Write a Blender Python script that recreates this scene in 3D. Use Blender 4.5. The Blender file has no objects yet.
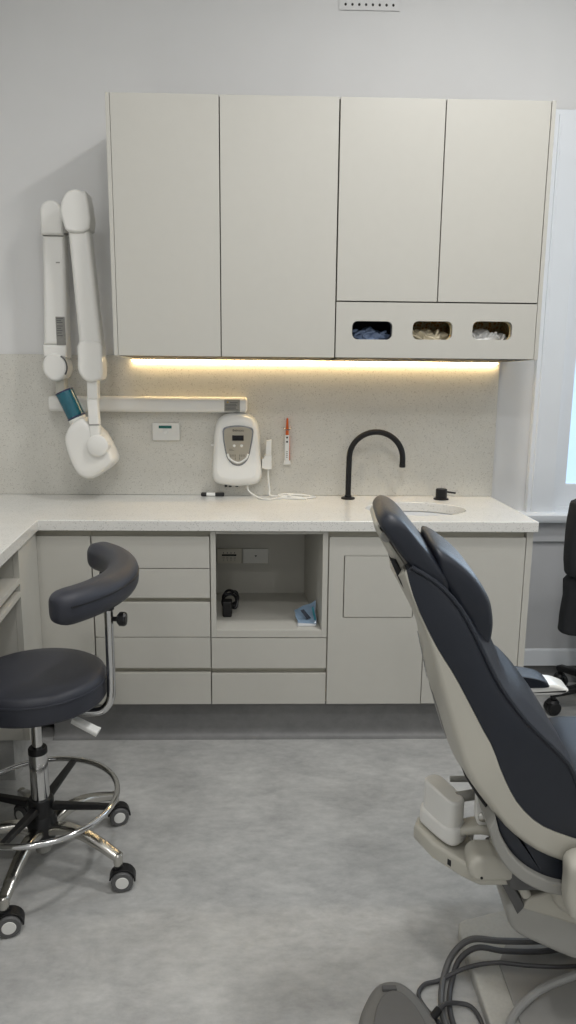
import bpy, bmesh, math, random
from mathutils import Vector, Matrix
random.seed(7)
SC = bpy.context.scene
COL = SC.collection
PI = math.pi

# ------------------------------------------------------------------ camera
cam_d = bpy.data.cameras.new('camera')
cam = bpy.data.objects.new('camera', cam_d); COL.objects.link(cam)
F_PX, YAW, PITCH, ROLL = 697.7, .0265, .1853, .0091
fw = Vector((math.sin(YAW)*math.cos(PITCH), math.cos(YAW)*math.cos(PITCH), -math.sin(PITCH)))
r0 = Vector((math.cos(YAW), -math.sin(YAW), 0)); u0 = r0.cross(fw)
rt = r0*math.cos(ROLL)+u0*math.sin(ROLL); up = u0*math.cos(ROLL)-r0*math.sin(ROLL)
M4 = Matrix((rt, up, -fw)).transposed().to_4x4(); M4.translation = Vector((0, -3.1507, 1.4117))
cam.matrix_world = M4
cam_d.sensor_fit = 'AUTO'; cam_d.sensor_width = 36; cam_d.lens = 36*F_PX/1024
cam_d.clip_start = .02; cam_d.clip_end = 60
SC.camera = cam

# ------------------------------------------------------------------ view, world, light
vs = SC.view_settings
SC.display_settings.display_device = 'sRGB'
vs.view_transform = 'Standard'; vs.look = 'None'; vs.gamma = 1; vs.use_curve_mapping = False
vs.exposure = 0.14
wd = bpy.data.worlds.new('daylight'); SC.world = wd; wd.use_nodes = True
bgn = wd.node_tree.nodes['Background']; bgn.inputs[0].default_value = (.62, .78, 1, 1); bgn.inputs[1].default_value = .9

def downlight(x, y, power, size=.28, z=3.28, spread=180, col=(1, .985, .965)):
    d = bpy.data.lights.new('downlight', 'AREA'); d.shape = 'DISK'; d.size = size; d.energy = power; d.color = col
    d.spread = math.radians(spread)
    o = bpy.data.objects.new('downlight', d); COL.objects.link(o); o.location = (x, y, z)
    return o
downlight(.80, -1.40, 22)
downlight(-.75, -1.9, 7)
downlight(1.9, -2.4, 10)
downlight(.2, -2.9, 17)
downlight(-.5, -4.8, 11)
downlight(1.7, -4.8, 11)
wl = bpy.data.lights.new('window_daylight', 'AREA'); wl.shape = 'RECTANGLE'; wl.size = .95; wl.size_y = 1.4
wl.energy = 10; wl.color = (.72, .85, 1)
wlo = bpy.data.objects.new('window_daylight', wl); COL.objects.link(wlo)
wlo.location = (1.86, -.01, 1.65); wlo.rotation_euler = (-PI/2, 0, 0)

# ------------------------------------------------------------------ materials
def lin(c):
    return tuple(((v/255)/12.92 if v/255 <= .04045 else ((v/255+.055)/1.055)**2.4) for v in c)+(1,)
MATS = {}
def mat(name, rgb, rough=.5, metal=0, spec=.5, coat=0, trans=0, ior=1.45, emit=None, estr=0, noise=0, nscale=40, bump=0, bscale=200, alpha=1):
    if name in MATS: return MATS[name]
    m = bpy.data.materials.new(name); m.use_nodes = True; nt = m.node_tree; b = nt.nodes['Principled BSDF']
    c = lin(rgb)
    b.inputs['Base Color'].default_value = c; b.inputs['Roughness'].default_value = rough
    b.inputs['Metallic'].default_value = metal; b.inputs['Specular IOR Level'].default_value = spec
    b.inputs['Coat Weight'].default_value = coat; b.inputs['Transmission Weight'].default_value = trans
    b.inputs['IOR'].default_value = ior
    if emit: b.inputs['Emission Color'].default_value = lin(emit); b.inputs['Emission Strength'].default_value = estr
    tc = nt.nodes.new('ShaderNodeTexCoord')
    if noise:
        n = nt.nodes.new('ShaderNodeTexNoise'); n.inputs['Scale'].default_value = nscale; n.inputs['Detail'].default_value = 5
        nt.links.new(tc.outputs['Object'], n.inputs['Vector'])
        r = nt.nodes.new('ShaderNodeValToRGB')
        r.color_ramp.elements[0].position = .3; r.color_ramp.elements[1].position = .7
        r.color_ramp.elements[0].color = tuple(v*(1-noise) for v in c[:3])+(1,)
        r.color_ramp.elements[1].color = tuple(min(1, v*(1+noise)) for v in c[:3])+(1,)
        nt.links.new(n.outputs['Fac'], r.inputs['Fac']); nt.links.new(r.outputs['Color'], b.inputs['Base Color'])
    if bump:
        n2 = nt.nodes.new('ShaderNodeTexNoise'); n2.inputs['Scale'].default_value = bscale; n2.inputs['Detail'].default_value = 4
        nt.links.new(tc.outputs['Object'], n2.inputs['Vector'])
        bp = nt.nodes.new('ShaderNodeBump'); bp.inputs['Strength'].default_value = bump; bp.inputs['Distance'].default_value = .002
        nt.links.new(n2.outputs['Fac'], bp.inputs['Height']); nt.links.new(bp.outputs['Normal'], b.inputs['Normal'])
    MATS[name] = m
    return m

def stone(name, base, dark, light, rough, scale, amt=.5):
    m = bpy.data.materials.new(name); m.use_nodes = True; nt = m.node_tree; b = nt.nodes['Principled BSDF']
    L = nt.links.new
    tc = nt.nodes.new('ShaderNodeTexCoord')
    b.inputs['Roughness'].default_value = rough
    def specks(sc, thr, col, prev, seed):
        mp = nt.nodes.new('ShaderNodeMapping'); mp.inputs['Location'].default_value = (seed, seed*2, seed*.5); L(tc.outputs['Object'], mp.inputs['Vector'])
        v = nt.nodes.new('ShaderNodeTexVoronoi'); v.inputs['Scale'].default_value = sc; L(mp.outputs['Vector'], v.inputs['Vector'])
        sep = nt.nodes.new('ShaderNodeSeparateColor'); L(v.outputs['Color'], sep.inputs['Color'])
        g = nt.nodes.new('ShaderNodeMath'); g.operation = 'GREATER_THAN'; g.inputs[1].default_value = thr; L(sep.outputs['Red'], g.inputs[0])
        g2 = nt.nodes.new('ShaderNodeMath'); g2.operation = 'LESS_THAN'; g2.inputs[1].default_value = .45; L(v.outputs['Distance'], g2.inputs[0])
        mu = nt.nodes.new('ShaderNodeMath'); mu.operation = 'MULTIPLY'; L(g.outputs[0], mu.inputs[0]); L(g2.outputs[0], mu.inputs[1])
        mu2 = nt.nodes.new('ShaderNodeMath'); mu2.operation = 'MULTIPLY'; mu2.inputs[1].default_value = amt; L(mu.outputs[0], mu2.inputs[0])
        mx = nt.nodes.new('ShaderNodeMix'); mx.data_type = 'RGBA'; L(mu2.outputs[0], mx.inputs['Factor'])
        if isinstance(prev, tuple): mx.inputs['A'].default_value = prev
        else: L(prev, mx.inputs['A'])
        mx.inputs['B'].default_value = col
        return mx.outputs['Result']
    n = nt.nodes.new('ShaderNodeTexNoise'); n.inputs['Scale'].default_value = 9; n.inputs['Detail'].default_value = 6; L(tc.outputs['Object'], n.inputs['Vector'])
    mx = nt.nodes.new('ShaderNodeMix'); mx.data_type = 'RGBA'; L(n.outputs['Fac'], mx.inputs['Factor'])
    c = lin(base); mx.inputs['A'].default_value = tuple(v*.94 for v in c[:3])+(1,); mx.inputs['B'].default_value = tuple(min(1, v*1.06) for v in c[:3])+(1,)
    p = specks(scale, .86, lin(dark), mx.outputs['Result'], 1.3)
    p = specks(scale*1.6, .82, lin(light), p, 4.1)
    p = specks(scale*.7, .93, lin(dark), p, 7.7)
    L(p, b.inputs['Base Color'])
    MATS[name] = m
    return m

def vinyl(name, c1, c2):
    m = bpy.data.materials.new(name); m.use_nodes = True; nt = m.node_tree; b = nt.nodes['Principled BSDF']; L = nt.links.new
    tc = nt.nodes.new('ShaderNodeTexCoord'); b.inputs['Roughness'].default_value = .42; b.inputs['Specular IOR Level'].default_value = .35
    mp = nt.nodes.new('ShaderNodeMapping'); mp.inputs['Scale'].default_value = (1.5, 2.6, 2); L(tc.outputs['Object'], mp.inputs['Vector'])
    n = nt.nodes.new('ShaderNodeTexNoise'); n.inputs['Scale'].default_value = 2.6; n.inputs['Detail'].default_value = 10; n.inputs['Roughness'].default_value = .66; n.inputs['Distortion'].default_value = .5
    L(mp.outputs['Vector'], n.inputs['Vector'])
    n2 = nt.nodes.new('ShaderNodeTexNoise'); n2.inputs['Scale'].default_value = 13; n2.inputs['Detail'].default_value = 8; n2.inputs['Roughness'].default_value = .7; L(mp.outputs['Vector'], n2.inputs['Vector'])
    ad = nt.nodes.new('ShaderNodeMix'); ad.data_type = 'FLOAT'; ad.inputs['Factor'].default_value = .42; L(n.outputs['Fac'], ad.inputs['A']); L(n2.outputs['Fac'], ad.inputs['B'])
    r = nt.nodes.new('ShaderNodeValToRGB'); r.color_ramp.elements[0].position = .36; r.color_ramp.elements[1].position = .66
    r.color_ramp.elements[0].color = lin(c1); r.color_ramp.elements[1].color = lin(c2)
    L(ad.outputs['Result'], r.inputs['Fac']); L(r.outputs['Color'], b.inputs['Base Color'])
    MATS[name] = m
    return m

WALL = mat('wall_paint', (220, 220, 219), .7, noise=.012, nscale=6, bump=.05, bscale=300)
SHADEWALL = mat('shaded_lower_wall', (190, 191, 193), .65, noise=.012, nscale=6)  # wall grey darkened: shade on the lower wall is put into the colour
CEIL = mat('ceiling_paint', (232, 232, 230), .8, noise=.01, nscale=5)
TRIM = mat('white_gloss_trim', (226, 230, 234), .3, noise=.008, nscale=5)
COVE = vinyl('dark_coved_vinyl', (116, 116, 116), (136, 136, 135))
FLOOR = vinyl('concrete_look_vinyl', (154, 154, 153), (193, 193, 190))
LAM = mat('warm_grey_laminate', (196, 194, 186), .42, noise=.008, nscale=30, bump=.03, bscale=600)
CARC = mat('carcass_board', (196, 192, 178), .5, noise=.01, nscale=30)
STONE = stone('speckled_splashback_stone', (207, 205, 197), (160, 156, 148), (230, 228, 220), .2, 230, .5)
TOP = stone('speckled_worktop_stone', (226, 225, 220), (172, 170, 164), (238, 236, 230), .18, 260, .5)
WHITE = mat('white_plastic', (232, 232, 228), .28, coat=.2, noise=.006, nscale=8)
XWHITE = mat('painted_arm_white', (228, 227, 222), .3, coat=.3, noise=.006, nscale=8)
CREAM = mat('cream_plastic', (184, 181, 170), .38, coat=.15, noise=.01, nscale=10)
CREAMG = mat('grey_plastic', (150, 149, 144), .42, noise=.012, nscale=12)
DGREY = mat('dark_grey_plastic', (92, 92, 92), .5, noise=.02, nscale=20)
BLACK = mat('black_plastic', (22, 22, 24), .42, noise=.03, nscale=30)
MBLACK = mat('matte_black_metal', (24, 24, 26), .45, metal=.2, noise=.03, nscale=30)
LEATH = mat('charcoal_vinyl_upholstery', (50, 52, 60), .4, spec=.45, noise=.03, nscale=25, bump=.25, bscale=900)
LEATHB = mat('blue_black_upholstery', (33, 37, 46), .38, spec=.5, noise=.03, nscale=25, bump=.2, bscale=900)
CHROME = mat('chrome', (205, 205, 205), .12, metal=1, noise=.01, nscale=10)
ALU = mat('polished_aluminium', (200, 198, 192), .2, metal=1, noise=.01, nscale=10)
GAPM = mat('dark_gap', (86, 82, 74), .8, noise=.02, nscale=10)

# ------------------------------------------------------------------ mesh helpers
def finish(name, bm, m, parent=None, smooth=35, wn=True, bev=0, bseg=2):
    bmesh.ops.remove_doubles(bm, verts=bm.verts, dist=1e-6)
    bmesh.ops.recalc_face_normals(bm, faces=bm.faces)
    me = bpy.data.meshes.new(name); bm.to_mesh(me); bm.free()
    me.materials.append(m)
    if smooth:
        me.shade_smooth(); me.set_sharp_from_angle(angle=math.radians(smooth))
    o = bpy.data.objects.new(name, me); COL.objects.link(o)
    if bev:
        md = o.modifiers.new('bevel', 'BEVEL'); md.width = bev; md.segments = bseg; md.limit_method = 'ANGLE'; md.angle_limit = math.radians(40)
    if smooth:
        md = o.modifiers.new('weighted_normal', 'WEIGHTED_NORMAL'); md.keep_sharp = True; md.weight = 100 if wn else 50
        if not wn: o.modifiers.remove(md)
    return o
_finish = finish
def obj(name, bm, m, parent=None, **k):
    """one mesh object; geometry is given in world coordinates"""
    o = _finish(name, bm, m, None, **k)
    if parent is not None:
        o.parent = parent
        root = parent
        while root.parent: root = root.parent
        if parent is root: o.matrix_parent_inverse = Matrix.Translation(-root.location)
    return o
def tag(o, label=None, cat=None, group=None, kind=None):
    if label: o['label'] = label
    if cat: o['category'] = cat
    if group: o['group'] = group
    if kind: o['kind'] = kind
    return o
def thing(name, label, cat, loc, group=None):
    o = bpy.data.objects.new(name, None); COL.objects.link(o); o.location = loc; o.empty_display_size = .05
    return tag(o, label, cat, group)
def struct(name, bm, m, **k):
    return tag(obj(name, bm, m, **k), kind='structure')

def box(bm, x0, x1, y0, y1, z0, z1, bev=0, seg=2):
    r = bmesh.ops.create_cube(bm, size=1)
    vs_ = r['verts']
    bmesh.ops.scale(bm, vec=(x1-x0, y1-y0, z1-z0), verts=vs_)
    bmesh.ops.translate(bm, vec=((x0+x1)/2, (y0+y1)/2, (z0+z1)/2), verts=vs_)
    if bev:
        es = list({e for v in vs_ for e in v.link_edges})
        bmesh.ops.bevel(bm, geom=es, offset=bev, segments=seg, affect='EDGES', profile=.5)
    return bm
def B(*a, **k): return box(bmesh.new(), *a, **k)

def prism(bm, poly, axis, a0, a1, bev=0, seg=3):
    """extrude a 2D polygon; axis 'y': poly=(x,z), 'x': (y,z), 'z': (x,y)"""
    def P(p, a):
        return {'y': (p[0], a, p[1]), 'x': (a, p[0], p[1]), 'z': (p[0], p[1], a)}[axis]
    A = [bm.verts.new(P(p, a0)) for p in poly]; Bv = [bm.verts.new(P(p, a1)) for p in poly]
    fs = [bm.faces.new(A), bm.faces.new(Bv[::-1])]
    n = len(poly)
    for i in range(n): fs.append(bm.faces.new((A[i], Bv[i], Bv[(i+1) % n], A[(i+1) % n])))
    bmesh.ops.recalc_face_normals(bm, faces=fs)
    if bev:
        es = list(set(fs[0].edges) | set(fs[1].edges))
        bmesh.ops.bevel(bm, geom=es, offset=bev, segments=seg, affect='EDGES', profile=.5)
    return bm
def PR(*a, **k): return prism(bmesh.new(), *a, **k)

def catmull(pts, n=8, closed=False):
    P = [Vector(p) for p in pts]; out = []
    N = len(P)
    rng = N if closed else N-1
    for i in range(rng):
        if closed: p0, p1, p2, p3 = P[(i-1) % N], P[i], P[(i+1) % N], P[(i+2) % N]
        else: p0, p1, p2, p3 = P[max(i-1, 0)], P[i], P[i+1], P[min(i+2, N-1)]
        for k in range(n):
            t = k/n
            out.append(.5*((2*p1)+(p2-p0)*t+(2*p0-5*p1+4*p2-p3)*t*t+(3*p1-p0-3*p2+p3)*t**3))
    if not closed: out.append(P[-1])
    return out
def sm2(pts, n=4, closed=True):
    return [(v.x, v.y) for v in catmull([(p[0], p[1], 0) for p in pts], n, closed)]

def sweep(bm, path, sect, closed=False, caps=True, scale=None, upv=None):
    """sweep a 2D section (list of (u,v)) along a 3D path. with upv the section v axis stays near upv"""
    P = [Vector(p) for p in path]; N = len(P); rings = []
    nrm = None
    for i in range(N):
        if closed: t = (P[(i+1) % N]-P[(i-1) % N]).normalized()
        else: t = (P[min(i+1, N-1)]-P[max(i-1, 0)]).normalized()
        if upv is not None:
            a = t.cross(Vector(upv)).normalized()
        else:
            if nrm is None:
                a = t.orthogonal().normalized()
            else:
                a = (nrm-t*nrm.dot(t)).normalized()
            nrm = a
        b = a.cross(t).normalized()
        s = scale(i/(N-1)) if scale else 1
        if not isinstance(s, tuple): s = (s, s)
        rings.append([bm.verts.new(P[i]+a*(u*s[0])+b*(v*s[1])) for u, v in sect])
    n = len(sect)
    for i in range(N if closed else N-1):
        A, Bq = rings[i], rings[(i+1) % N]
        for k in range(n): bm.faces.new((A[k], A[(k+1) % n], Bq[(k+1) % n], Bq[k]))
    if caps and not closed:
        bm.faces.new(rings[0][::-1]); bm.faces.new(rings[-1])
    return bm
def circ(r, n=12, r2=None): return [(r*math.cos(2*PI*i/n), (r2 or r)*math.sin(2*PI*i/n)) for i in range(n)]
def tube(bm, path, r, n=12, closed=False, scale=None): return sweep(bm, path, circ(r, n), closed, scale=scale)
def TB(*a, **k): return tube(bmesh.new(), *a, **k)
def rrect(w, h, r, n=4):
    out = []
    for cx, cy, a0 in ((w/2-r, h/2-r, 0), (-w/2+r, h/2-r, 90), (-w/2+r, -h/2+r, 180), (w/2-r, -h/2+r, 270)):
        for k in range(n+1):
            a = math.radians(a0+90*k/n); out.append((cx+r*math.cos(a), cy+r*math.sin(a)))
    return out
def shift(poly, x, y): return [(a+x, b+y) for a, b in poly]

def lathe(bm, prof, c, axis='z', n=32):
    """revolve (r, h) profile about an axis through c"""
    c = Vector(c); rings = []
    for r, hh in prof:
        ring = []
        if r < 1e-6:
            p = {'z': Vector((0, 0, hh)), 'y': Vector((0, hh, 0)), 'x': Vector((hh, 0, 0))}[axis]
            ring = [bm.verts.new(c+p)]
        else:
            for k in range(n):
                a = 2*PI*k/n; ca, sa = r*math.cos(a), r*math.sin(a)
                p = {'z': Vector((ca, sa, hh)), 'y': Vector((ca, hh, sa)), 'x': Vector((hh, ca, sa))}[axis]
                ring.append(bm.verts.new(c+p))
        rings.append(ring)
    for A, Bq in zip(rings, rings[1:]):
        if len(A) == 1 and len(Bq) == 1: continue
        for k in range(n):
            k2 = (k+1) % n
            if len(A) == 1: bm.faces.new((A[0], Bq[k], Bq[k2]))
            elif len(Bq) == 1: bm.faces.new((A[k], Bq[0], A[k2]))
            else: bm.faces.new((A[k], A[k2], Bq[k2], Bq[k]))
    for R_ in (rings[0], rings[-1]):
        if len(R_) > 1: bm.faces.new(R_)
    return bm
def LA(*a, **k): return lathe(bmesh.new(), *a, **k)

def inflate(bm, poly, axis, a0, a1, steps=7, inset=.06, power=.5, ex=2.6):
    """pillow: rings of the outline, shrunk at both ends"""
    cx = sum(p[0] for p in poly)/len(poly); cy = sum(p[1] for p in poly)/len(poly)
    rings = []
    for i in range(steps+1):
        t = i/steps; u = 2*t-1
        s = (1-abs(u)**ex)**power
        sc = 1-inset*(1-s)
        a = a0+(a1-a0)*(.5+.5*math.sin(u*PI/2))
        ring = []
        for p in poly:
            q = (cx+(p[0]-cx)*sc, cy+(p[1]-cy)*sc)
            ring.append(bm.verts.new({'y': (q[0], a, q[1]), 'x': (a, q[0], q[1]), 'z': (q[0], q[1], a)}[axis]))
        rings.append(ring)
    n = len(poly)
    for A, Bq in zip(rings, rings[1:]):
        for k in range(n): bm.faces.new((A[k], A[(k+1) % n], Bq[(k+1) % n], Bq[k]))
    bm.faces.new(rings[0][::-1]); bm.faces.new(rings[-1])
    return bm
def INF(*a, **k): return inflate(bmesh.new(), *a, **k)

def hole_plate(bm, outer, holes, axis, a0, a1):
    """flat plate with holes: outer rectangle and hole outlines, extruded"""
    def P(p, a): return {'y': (p[0], a, p[1]), 'z': (p[0], p[1], a), 'x': (a, p[0], p[1])}[axis]
    loops = [outer]+holes
    es = []
    for lp in loops:
        v = [bm.verts.new(P(p, a0)) for p in lp]
        es += [bm.edges.new((v[i], v[(i+1) % len(v)])) for i in range(len(v))]
    r = bmesh.ops.triangle_fill(bm, use_beauty=True, use_dissolve=False, edges=es)
    fs = [f for f in r['geom'] if isinstance(f, bmesh.types.BMFace)]
    e = bmesh.ops.extrude_face_region(bm, geom=fs)
    vv = [g for g in e['geom'] if isinstance(g, bmesh.types.BMVert)]
    d = {'y': (0, a1-a0, 0), 'z': (0, 0, a1-a0), 'x': (a1-a0, 0, 0)}[axis]
    bmesh.ops.translate(bm, vec=d, verts=vv)
    return bm
def rect(x0, x1, z0, z1): return [(x0, z0), (x1, z0), (x1, z1), (x0, z1)]

def text_bm(s, size, mtx, depth=.0006):
    c = bpy.data.curves.new('lettering', 'FONT'); c.body = s; c.size = size; c.extrude = depth; c.align_x = 'CENTER'; c.align_y = 'CENTER'
    o = bpy.data.objects.new('lettering', c); COL.objects.link(o)
    dg = bpy.context.evaluated_depsgraph_get(); dg.update()
    me = bpy.data.meshes.new_from_object(o.evaluated_get(dg))
    bm = bmesh.new(); bm.from_mesh(me); bpy.data.objects.remove(o); bpy.data.curves.remove(c); bpy.data.meshes.remove(me)
    bmesh.ops.transform(bm, matrix=mtx, verts=bm.verts)
    return bm
FRONT = Matrix.Rotation(PI/2, 4, 'X')       # lettering that faces -y

# ================================================================== THE ROOM
XL, XR, YB, ZC = -1.5, 3.1, -5.6, 3.3
struct('floor', B(XL-.1, XR+.1, YB-.1, .1, -.1, 0), FLOOR, smooth=0)
struct('ceiling', B(XL-.1, XR+.1, YB-.1, .1, ZC, ZC+.1), CEIL, smooth=0)
struct('wall_left', B(XL-.1, XL, YB, 0, 0, ZC), WALL, smooth=0)
struct('wall_right', B(XR, XR+.1, YB, 0, 0, ZC), WALL, smooth=0)
struct('wall_front', B(XL-.1, XR+.1, YB-.1, YB, 0, ZC), WALL, smooth=0)
WX0, WX1, WZ0, WZ1 = 1.30, 2.42, .83, 2.40
bm = bmesh.new()
box(bm, XL-.1, WX0, 0, .12, 0, ZC); box(bm, WX1, XR+.1, 0, .12, 0, ZC); box(bm, WX0, WX1, 0, .12, WZ1, ZC)
struct('wall_back', bm, WALL, smooth=0)
struct('wall_under_window', B(WX0, WX1, 0, .12, 0, WZ0), SHADEWALL, smooth=0)
# lower dado lining to the right of the cabinets
struct('trim_1', B(1.02, XR, -.012, 0, .08, .70), SHADEWALL, smooth=0)
struct('trim_2', B(1.02, XR, -.026, 0, .69, .785, bev=.004), SHADEWALL)
# cornice cove
cv = [(0, ZC), (0, ZC-.13)]+[(-.13+.13*math.cos(a), ZC-.13+.13*math.sin(a)) for a in [PI/2*k/8 for k in range(1, 8)]]+[(-.13, ZC)]
struct('trim_3', PR(cv, 'x', XL, XR), CEIL)
# skirting + coved vinyl
struct('baseboard_back', PR([(-.001, .078), (-.02, .078), (-.02, .148), (-.014, .162), (-.001, .162)], 'x', 1.005, XR), TRIM)
def cove(x0, x1, y, h, r=.035):
    p = [(y, 0), (y-r, 0)]+[(y-r+r*math.sin(a)-.0, r-r*math.cos(a)) for a in [PI/2*k/6 for k in range(1, 7)]]
    p = [(y+.004, 0), (y-r, 0.0)]+[(y-r+r*math.sin(PI/2*k/6), .001+r-r*math.cos(PI/2*k/6)) for k in range(0, 7)]+[(y, h), (y+.004, h)]
    return PR(p, 'x', x0, x1)
struct('trim_4', cove(1.0, XR, -.002, .08), COVE)

# ---- window
def window():
    bm = bmesh.new()
    # architraves with a bead
    for x0, x1 in ((1.175, 1.298), (WX1+.002, WX1+.125)):
        box(bm, x0, x1, -.034, 0, .80, 2.53, bev=.006)
        box(bm, x0+.018, x0+.03, -.04, -.03, .84, 2.51, bev=.003)
    box(bm, 1.175, WX1+.125, -.0345, 0, WZ1+.003, 2.53, bev=.006)
    # jamb lining and sash
    o = struct('window_1', bm, TRIM)
    bm = bmesh.new()
    for x0, x1, z0, z1, y0, y1 in ((WX0, WX0+.02, WZ0, WZ1, -.01, .12), (WX1-.02, WX1, WZ0, WZ1, -.01, .12), (WX0, WX1, WZ1-.02, WZ1, -.01, .12), (WX0, WX1, WZ0, WZ0+.02, .02, .12)):
        box(bm, x0, x1, y0, y1, z0, z1, bev=.002)
    obj('window_frame', bm, TRIM, o)
    bm = bmesh.new()
    S0, S1 = WX0+.022, WX1-.022
    box(bm, S0, S0+.055, .03, .07, .848, WZ1-.022, bev=.006); box(bm, S1-.055, S1, .03, .07, .848, WZ1-.022, bev=.006)
    box(bm, S0+.05, S1-.05, .031, .069, .848, .955, bev=.006); box(bm, S0+.05, S1-.05, .031, .069, WZ1-.09, WZ1-.022, bev=.006)
    box(bm, S0+.05, S1-.05, .031, .069, 1.60, 1.66, bev=.006)
    obj('sash', bm, TRIM, o)
    gl = mat('frosted_daylit_glass', (190, 220, 245), .5, emit=(196, 226, 250), estr=.62, noise=.02, nscale=3)
    obj('window_pane', B(S0+.05, S1-.05, .046, .052, .95, WZ1-.085), gl, o)
    s = obj('window_sill', PR([(.0, .787), (-.062, .787), (-.07, .80), (-.07, .822), (-.062, .832), (.03, .832), (.03, .787)], 'x', 1.135, WX1+.17), TRIM, o)
window()

# ---- plaster air vent high on the back wall
v = thing('wall_vent', 'small white perforated air vent high on the wall above the cabinets', 'vent', (.394, 0, 2.98))
bm = bmesh.new()
holes = []
for r in range(5):
    for c in range(8):
        holes.append([(.297+.0277*c+.0052*math.cos(a)+.001, 2.913+.028*r+.0058*math.sin(a)) for a in [2*PI*k/10 for k in range(10)]])
hole_plate(bm, rect(.272, .518, 2.893, 3.045), holes, 'y', -.0045, -.003)
obj('vent_grille', bm, WALL, v)
obj('vent_backing', B(.274, .516, -.003, -.0005, 2.895, 3.043), mat('vent_dark', (52, 50, 48), .8, noise=.05, nscale=20), v)

# ================================================================== SPLASHBACK, WORKTOP
tag(obj('splashback', B(XL+.002, 1.017, -.0135, -.0005, .901, 1.517, bev=.001), STONE),
    'speckled grey stone splashback on the wall between worktop and wall cabinets', 'splashback')

def skx(y): return -.872+.113*(-.585-y)      # front line of the left return
wt = thing('worktop', 'pale speckled stone worktop turning the corner over the base cabinets', 'worktop', (0, -.3, .9))
SCX, SCY, SRX, SRY = .60, -.335, .205, .155
sink_o = [(SCX+SRX*math.cos(2*PI*k/48), SCY+SRY*math.sin(2*PI*k/48)) for k in range(48)]
bm = bmesh.new()
hole_plate(bm, [(XL+.002, -.001), (1.012, -.001), (1.012, -.606), (-.856, -.606), (-.713, -1.9), (XL+.002, -1.9)], [sink_o], 'z', .86, .9)
obj('worktop_slab', bm, TOP, wt, smooth=30, bev=.0025)
sk = thing('sink', 'white oval undermount basin set in the worktop below the black tap', 'sink', (SCX, SCY, .76))
prof = []
bm = bmesh.new(); rings = []
for s, z in ((1.07, .858), (1.0, .858), (.985, .84), (.95, .80), (.86, .765), (.6, .745), (.2, .738)):
    rings.append([bm.verts.new((SCX+SRX*s*math.cos(2*PI*k/48), SCY+SRY*s*math.sin(2*PI*k/48), z)) for k in range(48)])
for s, z in ((.2, .728), (.65, .735), (.92, .758), (1.02, .80), (1.07, .85)):
    rings.append([bm.verts.new((SCX+SRX*s*math.cos(2*PI*k/48), SCY+SRY*s*math.sin(2*PI*k/48), z)) for k in range(48)])
rings.append(rings[0])
for A, Bq in zip(rings, rings[1:]):
    for k in range(48): bm.faces.new((A[k], A[(k+1) % 48], Bq[(k+1) % 48], Bq[k]))
obj('basin', bm, mat('sink_white', (226, 228, 230), .15, coat=.4, noise=.005), sk, smooth=60)
obj('drain', LA([(0, .741), (.03, .741), (.034, .7395), (.034, .722), (0, .722)], (SCX, SCY, 0)), CHROME, sk)

# black gooseneck tap and mixer
tp = thing('tap', 'tall matte black gooseneck tap standing on the worktop beside the basin', 'tap', (.347, -.1, .9))
path = [(.347, -.1, .905), (.347, -.1, 1.0), (.348, -.101, 1.085)]
for k in range(0, 13):
    a = PI-PI*k/12
    path.append((.463+.115*math.cos(a), -.1-.03*(k/12), 1.085+.113*math.sin(a)))
path.append((.578, -.13, 1.06)); 
obj('spout', TB(catmull(path, 3), .0125, 16), MBLACK, tp)
obj('spout_tip', LA([(0, 1.045), (.0105, 1.045), (.0135, 1.047), (.0135, 1.062), (0, 1.062)], (.578, -.13, 0)), BLACK, tp)
obj('base_ring', LA([(0, .9005), (.03, .9005), (.031, .905), (.028, .908), (.016, .909), (.0155, .918), (0, .918)], (.347, -.1, 0)), MBLACK, tp)
mx = thing('mixer_lever', 'small black round mixer with short lever at the right rear of the basin', 'tap', (.763, -.1, .9))
obj('mixer_body', LA([(0, .9005), (.033, .9005), (.033, .905), (.025, .906), (.025, .945), (.022, .948), (0, .948)], (.763, -.1, 0)), MBLACK, mx)
obj('lever', TB([(.780, -.1, .935), (.80, -.101, .932), (.826, -.102, .929)], .0042, 10), MBLACK, mx)

# ================================================================== WALL CABINETS
UZ0, UZ1, UF, UD = 1.505, 2.443, -.35, .018
def wall_unit(label, x0, x1, doors, endl, endr, panel=None):
    t = thing('wall_cabinet', label, 'cabinet', ((x0+x1)/2, -.18, UZ0))
    bx0, bx1 = x0+(.016 if endl else 0), x1-(.016 if endr else 0)
    if panel:
        z1 = panel[0]
        bm = B(bx0, bx1, UF+UD+.003, -.0145, z1+.012, UZ1)
        box(bm, bx0, bx1, UF+UD+.003, -.0145, UZ0, UZ0+.014)
        box(bm, bx0, bx0+.016, UF+UD+.003, -.0145, UZ0, z1+.02); box(bm, bx1-.016, bx1, UF+UD+.003, -.0145, UZ0, z1+.02)
        box(bm, bx0, bx1, -.03, -.0145, UZ0, z1+.02)
    else:
        bm = B(bx0, bx1, UF+UD+.003, -.0145, UZ0, UZ1)
    obj('cabinet_body', bm, GAPM, t, smooth=0)
    for a, b, z0, z1 in doors:
        obj('door', B(a, b, UF, UF+UD, z0, z1, bev=.0012), LAM, t)
    if endl: obj('end_panel', B(x0, x0+.0155, UF, -.0145, UZ0-.001, UZ1+.001, bev=.001), LAM, t)
    if endr: obj('end_panel', B(x1-.0155, x1, UF, -.0145, UZ0-.001, UZ1+.001, bev=.001), LAM, t)
    if panel:
        z1, slots = panel
        bm = bmesh.new()
        hole_plate(bm, rect(bx0+.003, bx1-.002, UZ0+.001, z1-.0025), [shift(rrect(c1-c0, zz1-zz0, .022, 5), (c0+c1)/2, (zz0+zz1)/2) for c0, c1, zz0, zz1 in slots], 'y', UF, UF+UD)
        obj('slot_panel', bm, LAM, t, smooth=30)
    return t
wall_unit('left wall cabinet with two tall plain doors', -.609, .252, [(-.592, -.1945, UZ0, UZ1), (-.1905, .250, UZ0, UZ1)], True, False)
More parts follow.
